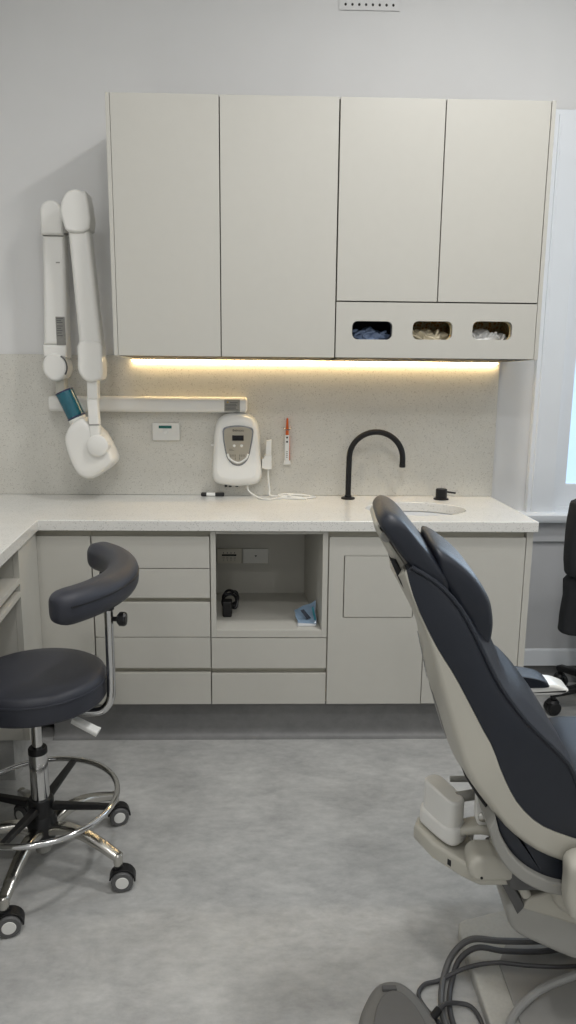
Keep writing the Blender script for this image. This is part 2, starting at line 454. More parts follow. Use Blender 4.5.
SL = [(.318, .476, 1.575, 1.645), (.555, .712, 1.577, 1.647), (.791, .948, 1.579, 1.649)]
wall_unit('right wall cabinet with two doors above a panel with three slots', .252, 1.058,
          [(.2555, .6455, 1.7205, UZ1), (.6495, 1.0395, 1.7205, UZ1)], False, True, (1.718, SL))
# ---- glove boxes behind the slots
def glove_box(cx, label, boxm, glovem, kind):
    g = thing('glove_box', label, 'glove box', (cx, -.2, 1.5205), 'glove boxes behind the cabinet slots')
    w, d0, d1, z0, z1 = .115, -.326, -.10, 1.5205, 1.70
    bm = bmesh.new()
    box(bm, cx-w, cx+w, d1-.004, d1, z0, z1); box(bm, cx-w, cx-w+.004, d0, d1, z0, z1); box(bm, cx+w-.004, cx+w, d0, d1, z0, z1)
    box(bm, cx-w, cx+w, d0, d1, z0, z0+.004); box(bm, cx-w, cx+w, d0, d1, z1-.004, z1)
    hole_plate(bm, rect(cx-w, cx+w, z0, z1), [shift(rrect(.15, .075, .03, 5), cx, 1.612)], 'y', d0, d0+.003)
    obj('carton', bm, boxm, g, smooth=0)
    # crumpled gloves inside
    rnd = random.Random(kind)
    bm = bmesh.new()
    r = bmesh.ops.create_icosphere(bm, subdivisions=4, radius=1)
    for vtx in bm.verts:
        p = vtx.co.normalized()
        k = 1+.16*math.sin(5*p.x+kind*2)*math.cos(6*p.z+kind)+.09*math.sin(13*p.x+9*p.z)+.06*math.sin(23*p.z-17*p.x)
        vtx.co = Vector((cx+.096*p.x*k, -.25+.062*p.y*k, 1.572+.048*p.z*k+(.004*math.sin(p.x*4+kind))))
        vtx.co.z = max(vtx.co.z, 1.5255)
    obj('crumpled_gloves', bm, glovem, g, smooth=60)
    bm = bmesh.new()
    for q in range(5):
        x = cx-.06+.028*q+rnd.uniform(-.008, .008); z = 1.598+rnd.uniform(-.004, .014)
        tube(bm, catmull([(x, -.27, z-.018), (x+rnd.uniform(-.02, .02), -.292, z+.004), (x+rnd.uniform(-.03, .03), -.300, z-.008), (x+rnd.uniform(-.03, .03), -.303, z-.03)], 5), .0075, 8, scale=lambda t: 1-.35*t)
    obj('glove_fingers', bm, glovem, g, smooth=60)
yel = bpy.data.materials.new('yellow_patterned_carton'); yel.use_nodes = True
nt = yel.node_tree; tcx = nt.nodes.new('ShaderNodeTexCoord'); vo = nt.nodes.new('ShaderNodeTexVoronoi'); vo.inputs['Scale'].default_value = 90
nt.links.new(tcx.outputs['Object'], vo.inputs['Vector']); rp = nt.nodes.new('ShaderNodeValToRGB')
rp.color_ramp.elements[0].position = .25; rp.color_ramp.elements[0].color = lin((196, 142, 58)); rp.color_ramp.elements[1].position = .6; rp.color_ramp.elements[1].color = lin((214, 202, 160))
nt.links.new(vo.outputs['Distance'], rp.inputs['Fac']); nt.links.new(rp.outputs['Color'], nt.nodes['Principled BSDF'].inputs['Base Color'])
glove_box(.397, 'glove box with blue gloves in the leftmost slot', mat('dark_carton', (38, 42, 52), .6, noise=.04), mat('blue_nitrile', (108, 124, 152), .5, noise=.05, nscale=30), 1)
glove_box(.634, 'yellow patterned box with cream gloves in the middle slot', yel, mat('cream_latex', (214, 204, 178), .55, noise=.05, nscale=30), 2)
glove_box(.870, 'yellow patterned box with white gloves in the rightmost slot', yel, mat('white_latex', (226, 226, 224), .55, noise=.04, nscale=30), 3)

# ---- LED strip under the wall cabinets
led = thing('strip_light', 'glowing warm LED strip light under the wall cabinets', 'light', (.2, -.05, UZ0))
obj('strip_housing', PR([(-.0148, UZ0-.0012), (-.036, UZ0-.0012), (-.036, UZ0-.006), (-.0148, UZ0-.006)], 'x', -.606, 1.005), mat('strip_aluminium', (190, 188, 182), .4, metal=.8, noise=.01), led, smooth=0)
obj('strip_diffuser', B(-.604, 1.002, -.033, -.0165, UZ0-.0105, UZ0-.006, bev=.001), mat('warm_led', (255, 238, 205), .4, emit=(255, 222, 165), estr=22, noise=.01, nscale=10), led)

# ================================================================== BASE CABINETS
FY = -.585; FD = .02; KZ = .16; DZ = .835
def front(name, x0, x1, z0, z1, par, m=LAM): return obj(name, B(x0+.0015, x1-.0015, FY, FY+FD, z0, z1, bev=.0012), m, par)
# corner unit with tall door
t = thing('corner_cabinet', 'narrow corner base cabinet with one tall plain door behind the stool', 'cabinet', (-.78, -.3, KZ))
obj('cabinet_body', B(-.888, -.671, FY+FD+.002, -.0145, KZ, .858), CARC, t, smooth=0)
front('door', -.886, -.671, KZ, DZ, t)
# drawer stack
t = thing('drawer_cabinet', 'base cabinet with a stack of five drawers left of the open niche', 'cabinet', (-.45, -.3, KZ))
bm = B(-.669, -.266, FY+FD+.004, -.0145, KZ, .858); box(bm, -.267, -.2265, FY+FD+.004, -.515, KZ, .858)
obj('cabinet_body', bm, CARC, t, smooth=0)
for z0, z1 in ((.7125, DZ), (.595, .7095), (.4385, .577), (.311, .4355), (KZ, .291)): front('drawer', -.669, -.226, z0, z1, t)
# niche unit
t = thing('niche_cabinet', 'base cabinet with open power niche above two drawers', 'cabinet', (0, -.3, KZ))
NX0, NX1, NZ0, NZ1 = -.2035, .2015, .466, .846
bm = bmesh.new()
prism(bm, [(-.2235, FY), (NX0, FY), (-.245, -.1), (-.245, -.0145), (-.262, -.0145), (-.262, -.1), (-.2245, -.5)], 'z', .436, .858)
prism(bm, [(NX1, FY), (.2215, FY), (.2215, -.0145), (.158, -.0145), (.158, -.1)], 'z', .436, .858)
prism(bm, [(NX0+.0002, FY), (NX1-.0002, FY), (.1578, -.1), (-.2448, -.1)], 'z', .436, NZ0); prism(bm, [(NX0+.0002, FY), (NX1-.0002, FY), (.1578, -.1), (-.2448, -.1)], 'z', NZ1, .858)
box(bm, -.2448, .1578, -.0998, -.0145, .436, .858)
obj('niche_surround', bm, LAM, t, smooth=0, bev=.001)
obj('cabinet_body', B(-.2235, .2215, FY+FD+.004, -.0145, KZ, .4345), CARC, t, smooth=0)
front('drawer', -.225, .223, .309, .4325, t); front('drawer', -.225, .223, KZ, .287, t)
# sink unit
t = thing('sink_cabinet', 'base cabinet under the basin with an access flap and two doors', 'cabinet', (.61, -.3, KZ))
bm = B(.2235, .975, FY+.05, -.0145, KZ, .72); box(bm, .2235, .975, FY+.022, FY+.06, KZ, .858)
box(bm, .2235, .24, FY+.03, -.0145, .70, .858); box(bm, .96, .975, FY+.03, -.0145, .70, .858)
obj('cabinet_body', bm, CARC, t, smooth=0)
bm = bmesh.new()
hole_plate(bm, rect(.2265, .5985, KZ, DZ), [rect(.2825, .5545, .517, .763)], 'y', FY, FY+FD)
d = obj('door', bm, LAM, t, smooth=30)
obj('access_flap', B(.286, .551, FY-.002, FY+FD-.002, .5195, .7605, bev=.0012), LAM, d)
front('door', .6, .9765, KZ, DZ, t)
obj('end_panel', B(.9775, 1.002, FY, -.0145, KZ-.155, .858, bev=.001), LAM, t)
# plinth
kb = cove(-.86, .976, -.535, .159); struct('baseboard_kick', kb, COVE)

# left return
t = thing('desk_cabinet', 'left return desk unit with open shelves under the worktop', 'cabinet', (-1.1, -1.1, 0))
def rotline(y, off=0): return skx(y)-off
bm = bmesh.new()
prism(bm, [(rotline(-.588), -.588), (rotline(-.862), -.862), (rotline(-.862)-.02, -.862), (rotline(-.588)-.02, -.588)], 'z', KZ, .852)
obj('filler_panel', bm, LAM, t, smooth=0)
obj('gable_panel', B(-1.495, rotline(-.862)-.021, -.862, -.843, KZ, .858, bev=.001), LAM, t)
for z1, th in ((.752, .018), (.706, .018)):
    obj('shelf', PR([(-1.495, -.863), (rotline(-.863)+.001, -.863), (rotline(-1.75)+.001, -1.75), (-1.495, -1.75)], 'z', z1-th, z1), LAM, t, smooth=0, bev=.001)
obj('gable_panel', B(-1.495, rotline(-1.76)-.005, -1.771, -1.752, 0, .858, bev=.001), LAM, t)
obj('back_panel', B(-1.497, -1.48, -1.75, -.864, KZ, .73), CARC, t, smooth=0)
struct('trim_5', B(-1.495, -.905, -.85, -.60, 0, KZ-.001), FLOOR, smooth=0)
obj_ = tag(obj('black_tray', PR([(-1.2, -.90), (-.864, -.89), (-.85, -1.03), (-1.2, -1.06)], 'z', .7065, .722, bev=.003), BLACK), 'flat black object lying on the lower shelf of the left desk unit', 'tray')

# ================================================================== THINGS IN THE NICHE AND ON THE WALL
PLATE = mat('white_socket_plate', (222, 222, 218), .35, noise=.01)
PLATEC = mat('cream_socket_plate', (208, 204, 192), .35, noise=.01)
p = thing('power_outlet', 'cream four switch power outlet at the left on the niche back', 'outlet', (-.18, -.1, .64))
obj('cover_plate', B(-.236, -.1245, -.110, -.1005, .605, .674, bev=.003), PLATEC, p)
obj('switch_row', B(-.214, -.149, -.1125, -.1098, .640, .648, bev=.001), BLACK, p)
bm = bmesh.new()
for i in range(4):
    x = -.206+.0165*i
    box(bm, x-.0015, x+.0015, -.1108, -.1098, .651, .658); box(bm, x-.0032, x-.0016, -.1108, -.1098, .628, .634); box(bm, x+.0016, x+.0032, -.1108, -.1098, .628, .634); box(bm, x-.0008, x+.0008, -.1108, -.1098, .618, .624)
obj('socket_pins', bm, DGREY, p, smooth=0)
p = thing('data_outlet', 'white blank outlet plate with one dark port, right of the cream one', 'outlet', (-.062, -.1, .64))
obj('cover_plate', B(-.1195, -.005, -.110, -.1005, .605, .674, bev=.003), PLATE, p)
obj('port', PR([(-.0675, .643), (-.0565, .643), (-.062, .635)], 'y', -.1112, -.1098), BLACK, p, smooth=0)

p = thing('power_adapter', 'black power adapter with coiled black lead in the niche', 'adapter', (-.175, -.30, NZ0))
obj('adapter_block', B(-.190, -.153, -.44, -.39, NZ0+.0005, NZ0+.066, bev=.006, seg=3), BLACK, p)
bm = bmesh.new()
tube(bm, catmull([(-.19+.030*math.cos(a)+.028, -.375+.02*math.sin(2*a), NZ0+.055+.034*math.sin(a)+.008*math.sin(3*a)) for a in [2*PI*k/14 for k in range(14)]], 5, True), .0055, 8, closed=True)
tube(bm, catmull([(-.16+.030*math.cos(a), -.36-.012*math.sin(a*2), NZ0+.06+.030*math.sin(a)) for a in [2*PI*k/14 for k in range(14)]], 5, True), .0055, 8, closed=True)
tube(bm, catmull([(-.166+.028*math.cos(a), -.37+.012*math.cos(a), NZ0+.047+.03*math.sin(a)) for a in [2*PI*k/14 for k in range(14)]], 5, True), .0055, 8, closed=True)
tube(bm, catmull([(-.19, -.36, NZ0+.05), (-.198, -.32, NZ0+.035), (-.2, -.28, NZ0+.012), (-.19, -.25, NZ0+.006)], 6), .0045, 8)
obj('coiled_lead', bm, BLACK, p)

p = thing('clear_packet', 'blue and clear plastic packet propped at the right of the niche', 'packet', (.14, -.50, NZ0))
bm = bmesh.new()
G = 10
top_ = []; bot_ = []
for lay, dz in ((0, 0), (1, -.007)):
    rows = []
    for j in range(G+1):
        row = []
        for i in range(G+1):
            u_, w_ = i/G, j/G
            x = .112+.072*u_+.002*math.sin(9*w_)-.012*w_*(1-u_)
            y = -.53+.08*w_-.012*u_
            z = NZ0+.010+w_*(.030+.045*u_**1.5)+.004*math.sin(7*u_+5*w_)*w_
            row.append(bm.verts.new((x, y, z+dz*(1-abs(2*w_-1)*.4))))
        rows.append(row)
    for j in range(G):
        for i in range(G): bm.faces.new((rows[j][i], rows[j][i+1], rows[j+1][i+1], rows[j+1][i]))
    (top_ if lay == 0 else bot_).extend(rows)
for k in range(G):
    for (a, b) in (((0, k), (0, k+1)), ((G, k), (G, k+1)), ((k, 0), (k+1, 0)), ((k, G), (k+1, G))):
        bm.faces.new((top_[a[0]][a[1]], top_[b[0]][b[1]], bot_[b[0]][b[1]], bot_[a[0]][a[1]]))
obj('film', bm, mat('pale_blue_film', (128, 150, 172), .3, coat=.4, noise=.1, nscale=30), p, smooth=50)
obj('card_base', B(.110, .184, -.546, -.526, NZ0+.0005, NZ0+.010, bev=.002), mat('white_card', (214, 216, 218), .5, noise=.02), p)
obj('dark_content', PR([(.122, NZ0+.058), (.135, NZ0+.062), (.163, NZ0+.028), (.148, NZ0+.022)], 'y', -.524, -.516, bev=.002), mat('dark_tool', (58, 66, 78), .4, noise=.03), p)
obj('teal_strip', PR([(.166, NZ0+.07), (.172, NZ0+.078), (.184, NZ0+.022), (.177, NZ0+.02)], 'y', -.530, -.522, bev=.001), mat('teal_print', (44, 128, 142), .4, noise=.02), p)

# x-ray activation switch
p = thing('wall_switch', 'white switch plate with teal window on the splashback', 'switch', (-.462, -.0135, 1.18))
obj('cover_plate', B(-.523, -.4015, -.027, -.0138, 1.147, 1.225, bev=.004), PLATE, p)
obj('indicator_window', B(-.494, -.437, -.0285, -.0268, 1.201, 1.213, bev=.0006), mat('teal_window', (18, 96, 90), .3, noise=.03), p)
obj('push_button', LA([(0, -.0318), (.007, -.0316), (.009, -.0285), (.009, -.0265), (0, -.0265)], (-.464, 0, 1.185), 'y', 20), WHITE, p)

# ---- x-ray control unit
p = thing('xray_control_unit', 'rounded white x-ray control unit on the splashback under the bar end', 'control unit', (-.147, -.0135, .945))
oc = sm2([(-.147, 1.274), (-.195, 1.268), (-.232, 1.24), (-.246, 1.19), (-.252, 1.10), (-.258, 1.02), (-.255, .985), (-.238, .962), (-.20, .953), (-.147, .948),
          (-.094, .953), (-.056, .962), (-.039, .985), (-.036, 1.02), (-.042, 1.10), (-.048, 1.19), (-.062, 1.24), (-.099, 1.268)], 4)
bm = bmesh.new()
cx, cz = -.147, 1.105
rings = []
for sc, y in ((1, -.014), (1, -.05), (.985, -.066), (.95, -.079), (.90, -.087), (.80, -.093), (.74, -.095)):
    rings.append([bm.verts.new((cx+(a-cx)*sc, y, cz+(b-cz)*sc)) for a, b in oc])
for A, Bq in zip(rings, rings[1:]):
    for k in range(len(oc)): bm.faces.new((A[k], A[(k+1) % len(oc)], Bq[(k+1) % len(oc)], Bq[k]))
bm.faces.new(rings[0][::-1]); bm.faces.new(rings[-1])
obj('housing', bm, WHITE, p, smooth=50)
fo = sm2([(-.14, 1.221), (-.178, 1.218), (-.205, 1.206), (-.206, 1.17), (-.202, 1.135), (-.19, 1.082), (-.168, 1.053), (-.141, 1.044), (-.114, 1.053), (-.093, 1.082), (-.081, 1.135), (-.075, 1.17), (-.074, 1.206), (-.102, 1.218)], 3)
obj('fascia_rim', PR(fo, 'y', -.0985, -.094, bev=.002), mat('silver_rim', (150, 152, 156), .25, metal=.7, noise=.01), p)
fi = [(-.1405+(a+.1405)*.9, 1.137+(b-1.137)*.93) for a, b in fo]
obj('fascia', PR(fi, 'y', -.101, -.098, bev=.001), mat('fascia_greige', (166, 160, 146), .4, noise=.01), p)
obj('smile_strip', TB(catmull([(-.186, -.1015, 1.098), (-.176, -.1015, 1.076), (-.141, -.1015, 1.058), (-.106, -.1015, 1.076), (-.096, -.1015, 1.098)], 6), .0042, 8), WHITE, p)
obj('display', B(-.165, -.115, -.1035, -.1005, 1.155, 1.178, bev=.001), mat('black_display', (10, 10, 14), .15, noise=.02), p)
for x in (-.1565, -.1245): obj('round_button', LA([(0, -.1045), (.005, -.104), (.0062, -.1025), (.0062, -.1005), (0, -.1005)], (x, 0, 1.133), 'y', 16), WHITE, p)
bm = bmesh.new()
for x in (-.171, -.162, -.153, -.132, -.123, -.114): box(bm, x-.0015, x+.0015, -.1018, -.1005, 1.085, 1.095)
for x in (-.152, -.134): box(bm, x-.0012, x+.0012, -.1018, -.1005, 1.072, 1.082)
box(bm, -.179, -.157, -.1014, -.1005, 1.112, 1.1135); box(bm, -.179, -.163, -.1014, -.1005, 1.117, 1.1185)
for x in (-.184, -.1): box(bm, x-.002, x+.002, -.1025, -.1005, 1.084, 1.089)
obj('touch_keys', bm, mat('key_grey', (84, 82, 78), .5, noise=.02), p, smooth=0)
obj('lettering', text_bm('Belmont', .0145, Matrix.Translation((-.139, -.1013, 1.199)) @ FRONT), BLACK, p, smooth=0)
bm = bmesh.new()
for x in (-.197, -.178, -.148): lathe(bm, [(0, .944), (.0065, .944), (.0065, .957), (0, .957)], (x, -.05, 0), 'z', 12)
obj('cable_gland', bm, BLACK, p)
obj('side_screw', LA([(0, -.262), (.004, -.262), (.004, -.245), (0, -.245)], (0, -.05, 1.13), 'x', 10), WHITE, p)

# ---- hand switch with its coiled white lead on the worktop
p = thing('hand_switch', 'white hand switch in its holder beside the control unit, with white lead', 'switch', (-.008, -.04, 1.03))
obj('handset', PR([(-.02, 1.088), (-.017, 1.152), (.006, 1.158), (.005, 1.03), (-.018, 1.03)], 'y', -.062, -.04, bev=.004), WHITE, p)
obj('holder', PR([(-.0355, 1.03), (-.0355, 1.072), (-.025, 1.076), (-.025, 1.086), (.007, 1.086), (.007, 1.026), (-.025, 1.026), (-.025, 1.03)], 'y', -.069, -.0138, bev=.002), WHITE, p)
lead = [(-.008, -.05, 1.03), (-.007, -.045, .98), (-.002, -.045, .93), (.0, -.06, .909), (.03, -.07, .9055), (.08, -.065, .9055), (.125, -.045, .909), (.14, -.065, .9055),
        (.11, -.085, .9055), (.06, -.09, .9055), (.04, -.07, .911), (.09, -.05, .912), (.15, -.055, .9055), (.2, -.075, .9055), (.19, -.1, .9055), (.12, -.11, .9055), (.08, -.095, .911), (.12, -.075, .914), (.17, -.085, .911), (.18, -.105, .9105)]
obj('lead', TB(catmull(lead, 8), .0042, 8), WHITE, p)
tag(obj('white_cable', TB(catmull([(-.1, -.05, .956), (-.095, -.07, .93), (-.06, -.1, .9085), (-.03, -.14, .9045), (.0, -.15, .9045), (.03, -.12, .9045), (.07, -.115, .9045), (.12, -.125, .9045), (.16, -.135, .9045)], 8), .0038, 8), WHITE),
    'thin white cable trailing from the control unit onto the worktop', 'cable')
p = thing('marker_pen', 'black and white marker pen lying at the back of the worktop', 'pen', (-.255, -.05, .9))
obj('barrel', LA([(0, -.285), (.0085, -.284), (.0085, -.245), (0, -.245)], (0, -.05, .9095), 'x', 14), WHITE, p)
obj('sleeve', LA([(0, -.2455), (.0088, -.245), (.0088, -.208), (.006, -.205), (0, -.205)], (0, -.05, .9095), 'x', 14), BLACK, p)
obj('cap', LA([(0, -.309), (.006, -.309), (.009, -.305), (.009, -.2845), (0, -.2845)], (0, -.05, .9095), 'x', 14), BLACK, p)

# ---- orange capped probe in its wall holder
p = thing('hanging_tool', 'slim orange and white tool hanging on the splashback left of the tap', 'tool', (.077, -.0135, 1.05))
obj('handle', PR([(.069, 1.175), (.083, 1.175), (.0805, 1.248), (.076, 1.252), (.072, 1.248)], 'y', -.034, -.018, bev=.003), mat('orange_plastic', (200, 92, 30), .4, noise=.02), p)
obj('body', PR(rrect(.02, .12, .005) and shift(rrect(.021, .125, .005), .0755, 1.113), 'y', -.036, -.018, bev=.002), WHITE, p)
obj('side_clip', PR([(.086, 1.06), (.0895, 1.062), (.0885, 1.168), (.084, 1.172)], 'y', -.032, -.016, bev=.001), mat('orange_plastic', (200, 92, 30), .4), p)
for z in (1.165, 1.146): obj('push_button', LA([(0, -.0385), (.004, -.0382), (.0045, -.0355), (0, -.0355)], (.0755, 0, z), 'y', 14), BLACK, p)
bm = bmesh.new()
for z in (1.075, 1.083, 1.091, 1.1): box(bm, .0725, .0785, -.0368, -.0355, z, z+.004)
obj('print', bm, CREAMG, p, smooth=0)
obj('wall_holder', PR([(.060, 1.044), (.093, 1.044), (.091, 1.062), (.062, 1.062)], 'y', -.04, -.0138, bev=.003), WHITE, p)
obj('wire_hook', TB(catmull([(.058, -.014, 1.21), (.062, -.028, 1.205), (.070, -.036, 1.2), (.084, -.036, 1.2), (.091, -.028, 1.205), (.095, -.014, 1.21)], 5), .0018, 8), CHROME, p)

# ================================================================== X-RAY ARM
p = thing('dental_xray_machine', 'white folding dental x-ray arm on a wall bar left of the cabinets', 'x-ray machine', (-.88, -.04, 1.3))
BARM = XWHITE
bar = PR(shift(rrect(.062, .068, .02, 5), -.045, 1.3075), 'x', -.962, -.101, bev=.012)
bo = obj('wall_bar', bar, BARM, p, smooth=40)
obj('bar_plate', B(-.200, -.132, -.0765, -.0755, 1.2795, 1.331), mat('label_grey', (150, 148, 140), .5, noise=.06, nscale=90), bo, smooth=0)
bm = bmesh.new()
rnd = random.Random(3)
for i, z in enumerate((1.318, 1.311, 1.305, 1.299, 1.293, 1.287)):
    x = -.195 if i else -.175
    box(bm, x, -.137-rnd.uniform(0, .02), -.0772, -.0764, z-.0016, z+.0012)
obj('fine_print', bm, DGREY, bo, smooth=0)
obj('warning_mark', PR([(-.190, 1.317), (-.180, 1.317), (-.185, 1.325)], 'y', -.0774, -.0764), mat('warning_amber', (196, 150, 40), .5, noise=.02), bo, smooth=0)
obj('bar_neck', LA([(0, 1.2745), (.024, 1.2745), (.024, 1.28), (0, 1.28)], (-.147, -.045, 0)), CREAMG, p)
# lower arm
def stad(x0, x1, z0, z1, n=12, lo=True):
    """column with a rounded top"""
    r = (x1-x0)/2; cx = (x0+x1)/2
    pts = [(cx+r*math.cos(a), z1-r+r*math.sin(a)) for a in [PI*k/n for k in range(n+1)]]
    return pts+[(x0, z0), (x1, z0)]
A0, A1 = -.145, -.068     # depth of the first arm
la = obj('lower_arm', PR([(-.947, 1.55), (-.848, 1.55), (-.838, 1.985), (-.928, 1.985)], 'y', A0, A1, bev=.02, seg=4), BARM, p, smooth=40)
obj('arm_label', B(-.889, -.852, A0-.0012, A0+.003, 1.552, 1.665), mat('label_grey_dark', (138, 137, 132), .5, noise=.08, nscale=90), la, smooth=0)
bm = bmesh.new()
for i, z in enumerate((1.658, 1.65, 1.642, 1.628, 1.619, 1.61, 1.60, 1.589)):
    box(bm, -.885, -.858-rnd.uniform(0, .01), A0-.002, A0-.0010, z-.0018, z+.0015)
obj('fine_print', bm, DGREY, la, smooth=0)
obj('badge', B(-.880, -.856, A0-.001, A0+.002, 1.872, 1.93), XWHITE, la)
obj('badge_mark', B(-.876, -.860, A0-.0018, A0-.0008, 1.876, 1.881), CREAMG, la, smooth=0)
obj('elbow_cap', PR(stad(-.93, -.838, 1.985, 2.118), 'y', A0-.012, A1+.002, bev=.014, seg=4), BARM, p, smooth=40)
obj('arm_cuff', PR([(-.947, 1.50), (-.850, 1.50), (-.848, 1.552), (-.948, 1.552)], 'y', A0-.006, A1+.001, bev=.012, seg=4), BARM, p, smooth=40)
obj('lower_knuckle', PR([(-.9+.054*math.cos(a), 1.462+.06*math.sin(a)) for a in [2*PI*k/28 for k in range(28)]], 'y', A0-.01, A1+.004, bev=.014, seg=4), BARM, p, smooth=40)
obj('knuckle_slot', TB([(-.885+.036*math.cos(a), A0-.0095, 1.462+.046*math.sin(a)) for a in [math.radians(70-14*k) for k in range(9)]], .0035, 8), DGREY, p)
obj('base_post', PR(shift(rrect(.044, .05, .012), -.888, -.105), 'z', 1.335, 1.43), CREAM, p, smooth=40)
# elbow joint and upper arm
obj('elbow_joint', LA([(0, -.85), (.032, -.85), (.034, -.845), (.034, -.79), (0, -.79)], (0, -.13, 2.062), 'x', 24), XWHITE, p)
obj('elbow_bracket', PR([(-.86, 1.985), (-.80, 2.0), (-.79, 2.02), (-.79, 2.05), (-.85, 2.05)], 'y', -.15, -.10, bev=.006), CREAMG, p)
U0, U1 = -.235, -.155
ua = obj('upper_arm', PR([(-.776, 1.545), (-.684, 1.553), (-.716, 1.995), (-.800, 1.985)], 'y', U0, U1, bev=.022, seg=4), BARM, p, smooth=40)
ctr = [(-.822, 2.06), (-.812, 2.10), (-.79, 2.128), (-.762, 2.137), (-.735, 2.13), (-.716, 2.118), (-.711, 1.992), (-.795, 1.98), (-.815, 2.02)]
obj('elbow_cap', PR(sm2(ctr, 3), 'y', U0-.012, U1+.006, bev=.012, seg=4), BARM, p, smooth=40)
ctr = [(-.773, 1.56), (-.69, 1.56), (-.682, 1.5), (-.684, 1.425), (-.70, 1.41), (-.735, 1.4), (-.765, 1.415), (-.783, 1.45), (-.782, 1.49)]
obj('upper_knuckle', PR(sm2(ctr, 3), 'y', U0-.008, U1+.004, bev=.014, seg=4), BARM, p, smooth=40)
# yoke and tube head
obj('yoke_stem', PR([(-.755, 1.33), (-.710, 1.33), (-.709, 1.41), (-.753, 1.41)], 'y', -.225, -.175, bev=.008), BARM, p, smooth=40)
obj('yoke', PR([(-.742, 1.13), (-.700, 1.13), (-.707, 1.332), (-.751, 1.332)], 'y', -.248, -.205, bev=.008), BARM, p, smooth=40)
obj('yoke_collar', PR([(-.744, 1.225), (-.703, 1.226), (-.704, 1.232), (-.745, 1.231)], 'y', -.2495, -.204, bev=.001), CREAMG, p, smooth=40)
hd = [(-.855, 1.167), (-.846, 1.2), (-.825, 1.232), (-.781, 1.258), (-.752, 1.24), (-.708, 1.202), (-.683, 1.164), (-.653, 1.096), (-.657, 1.062), (-.696, 1.029), (-.748, .999), (-.791, 1.006), (-.821, 1.042), (-.845, 1.108)]
obj('tube_head', INF(sm2(hd, 3), 'y', -.245, -.085, steps=14, inset=.33, power=.55), XWHITE, p, smooth=60)
obj('pivot_disc', LA([(0, -.268), (.036, -.267), (.044, -.26), (.045, -.25), (.045, -.2), (0, -.2)], (-.711, 0, 1.143), 'y', 32), XWHITE, p, smooth=40)
ax0, ax1 = Vector((-.785, -.17, 1.19)), Vector((-.862, -.17, 1.362))
dv = (ax1-ax0)
obj('cone_collar', TB([ax0, ax0+dv*.36], .038, 24), XWHITE, p, smooth=40)
teal = mat('teal_cone', (22, 92, 108), .18, coat=.5, noise=.06, nscale=60)
obj('cone', TB([ax0+dv*.36, ax1], .0375, 28), teal, p, smooth=40)
for s_ in (.385, .99):
    c_ = ax0+dv*s_; a_ = dv.normalized().orthogonal().normalized(); b_ = a_.cross(dv.normalized())
    obj('cone_rim', TB([c_+a_*.037*math.cos(q)+b_*.037*math.sin(q) for q in [2*PI*k/24 for k in range(24)]], .003, 6, closed=True), mat('indigo_rim', (52, 52, 84), .3, noise=.03), p)

# ================================================================== STOOL
HX, HY = -.66, -1.30
p = thing('operator_stool', 'charcoal round stool with curved padded arm rest and chrome foot ring', 'stool', (HX, HY, 0))
# seat
R = .188
sp = [(0, .531), (R*.9, .531), (R*.98, .533), (R*1.0, .540), (R*1.005, .575), (R*.995, .590), (R*.97, .603), (R*.9, .611), (R*.7, .615), (R*.35, .617), (0, .617)]
obj('seat', LA(sp, (HX+.012, HY, 0), n=64), LEATH, p, smooth=60)
sm_ = [(HX+.012+R*1.0*math.cos(2*PI*k/64), HY+R*1.0*math.sin(2*PI*k/64), .5865) for k in range(64)]
obj('seat_piping', TB(sm_, .0028, 6, closed=True), LEATH, p)
obj('seat_plate', B(HX-.1, HX+.1, HY-.08, HY+.08, .506, .531, bev=.004), BLACK, p)
# gas lift
obj('gas_lift', LA([(0, .36), (.0145, .36), (.0145, .502), (.024, .504), (.024, .507), (0, .507)], (HX, HY, 0), n=28), CHROME, p)
obj('column_cover', LA([(0, .17), (.0265, .17), (.0255, .362), (.025, .366), (0, .366)], (HX, HY, 0), n=28), CHROME, p)
obj('column_collar', LA([(.0148, .362), (.0265, .362), (.0265, .376), (.024, .38), (.0148, .38)], (HX, HY, 0), n=28), BLACK, p)
# back pole, knob, arm rest
pole = catmull([(HX+.02, HY+.01, .498), (HX+.10, HY, .493), (HX+.150, HY, .487), (HX+.188, HY-.001, .493), (HX+.212, HY-.001, .525), (HX+.2165, HY, .58), (HX+.217, HY, .7), (HX+.217, HY, .825)], 7)
obj('back_pole', TB(pole, .0125, 16), CHROME, p)
obj('clamp_knob', LA([(0, .0), (.006, .0), (.007, .02), (.012, .021), (.019, .027), (.02, .04), (.017, .046), (0, .047)], (HX+.219, HY, .762), 'x', 10), BLACK, p, smooth=20)
obj('clamp_sleeve', LA([(.0127, .79), (.0155, .79), (.0155, .82), (.0127, .82)], (HX+.217, HY, 0), n=20), BLACK, p)
arc = []
CXR, CYR, RR = HX-.137, HY+.055, .377
for k in range(33):
    a = math.radians(-49+99*k/32)
    arc.append((CXR+RR*math.cos(a), CYR+RR*math.sin(a), .858))
def endround(t):
    e = .07
    d = min(t, 1-t)
    s = math.sqrt(max(0, 1-(1-min(d/e, 1))**2))
    return (.12+.88*s, .5+.5*s)
seg = rrect(.09, .088, .034, 6)
# densify near the ends for round tips
tt = [0, .004, .012, .025, .045, .07]+[.07+.86*k/28 for k in range(1, 28)]+[.93, .955, .975, .988, .996, 1]
pa = [(CXR+RR*math.cos(math.radians(-45+98*t)), CYR+RR*math.sin(math.radians(-45+98*t)), .858) for t in tt]
bm = bmesh.new()
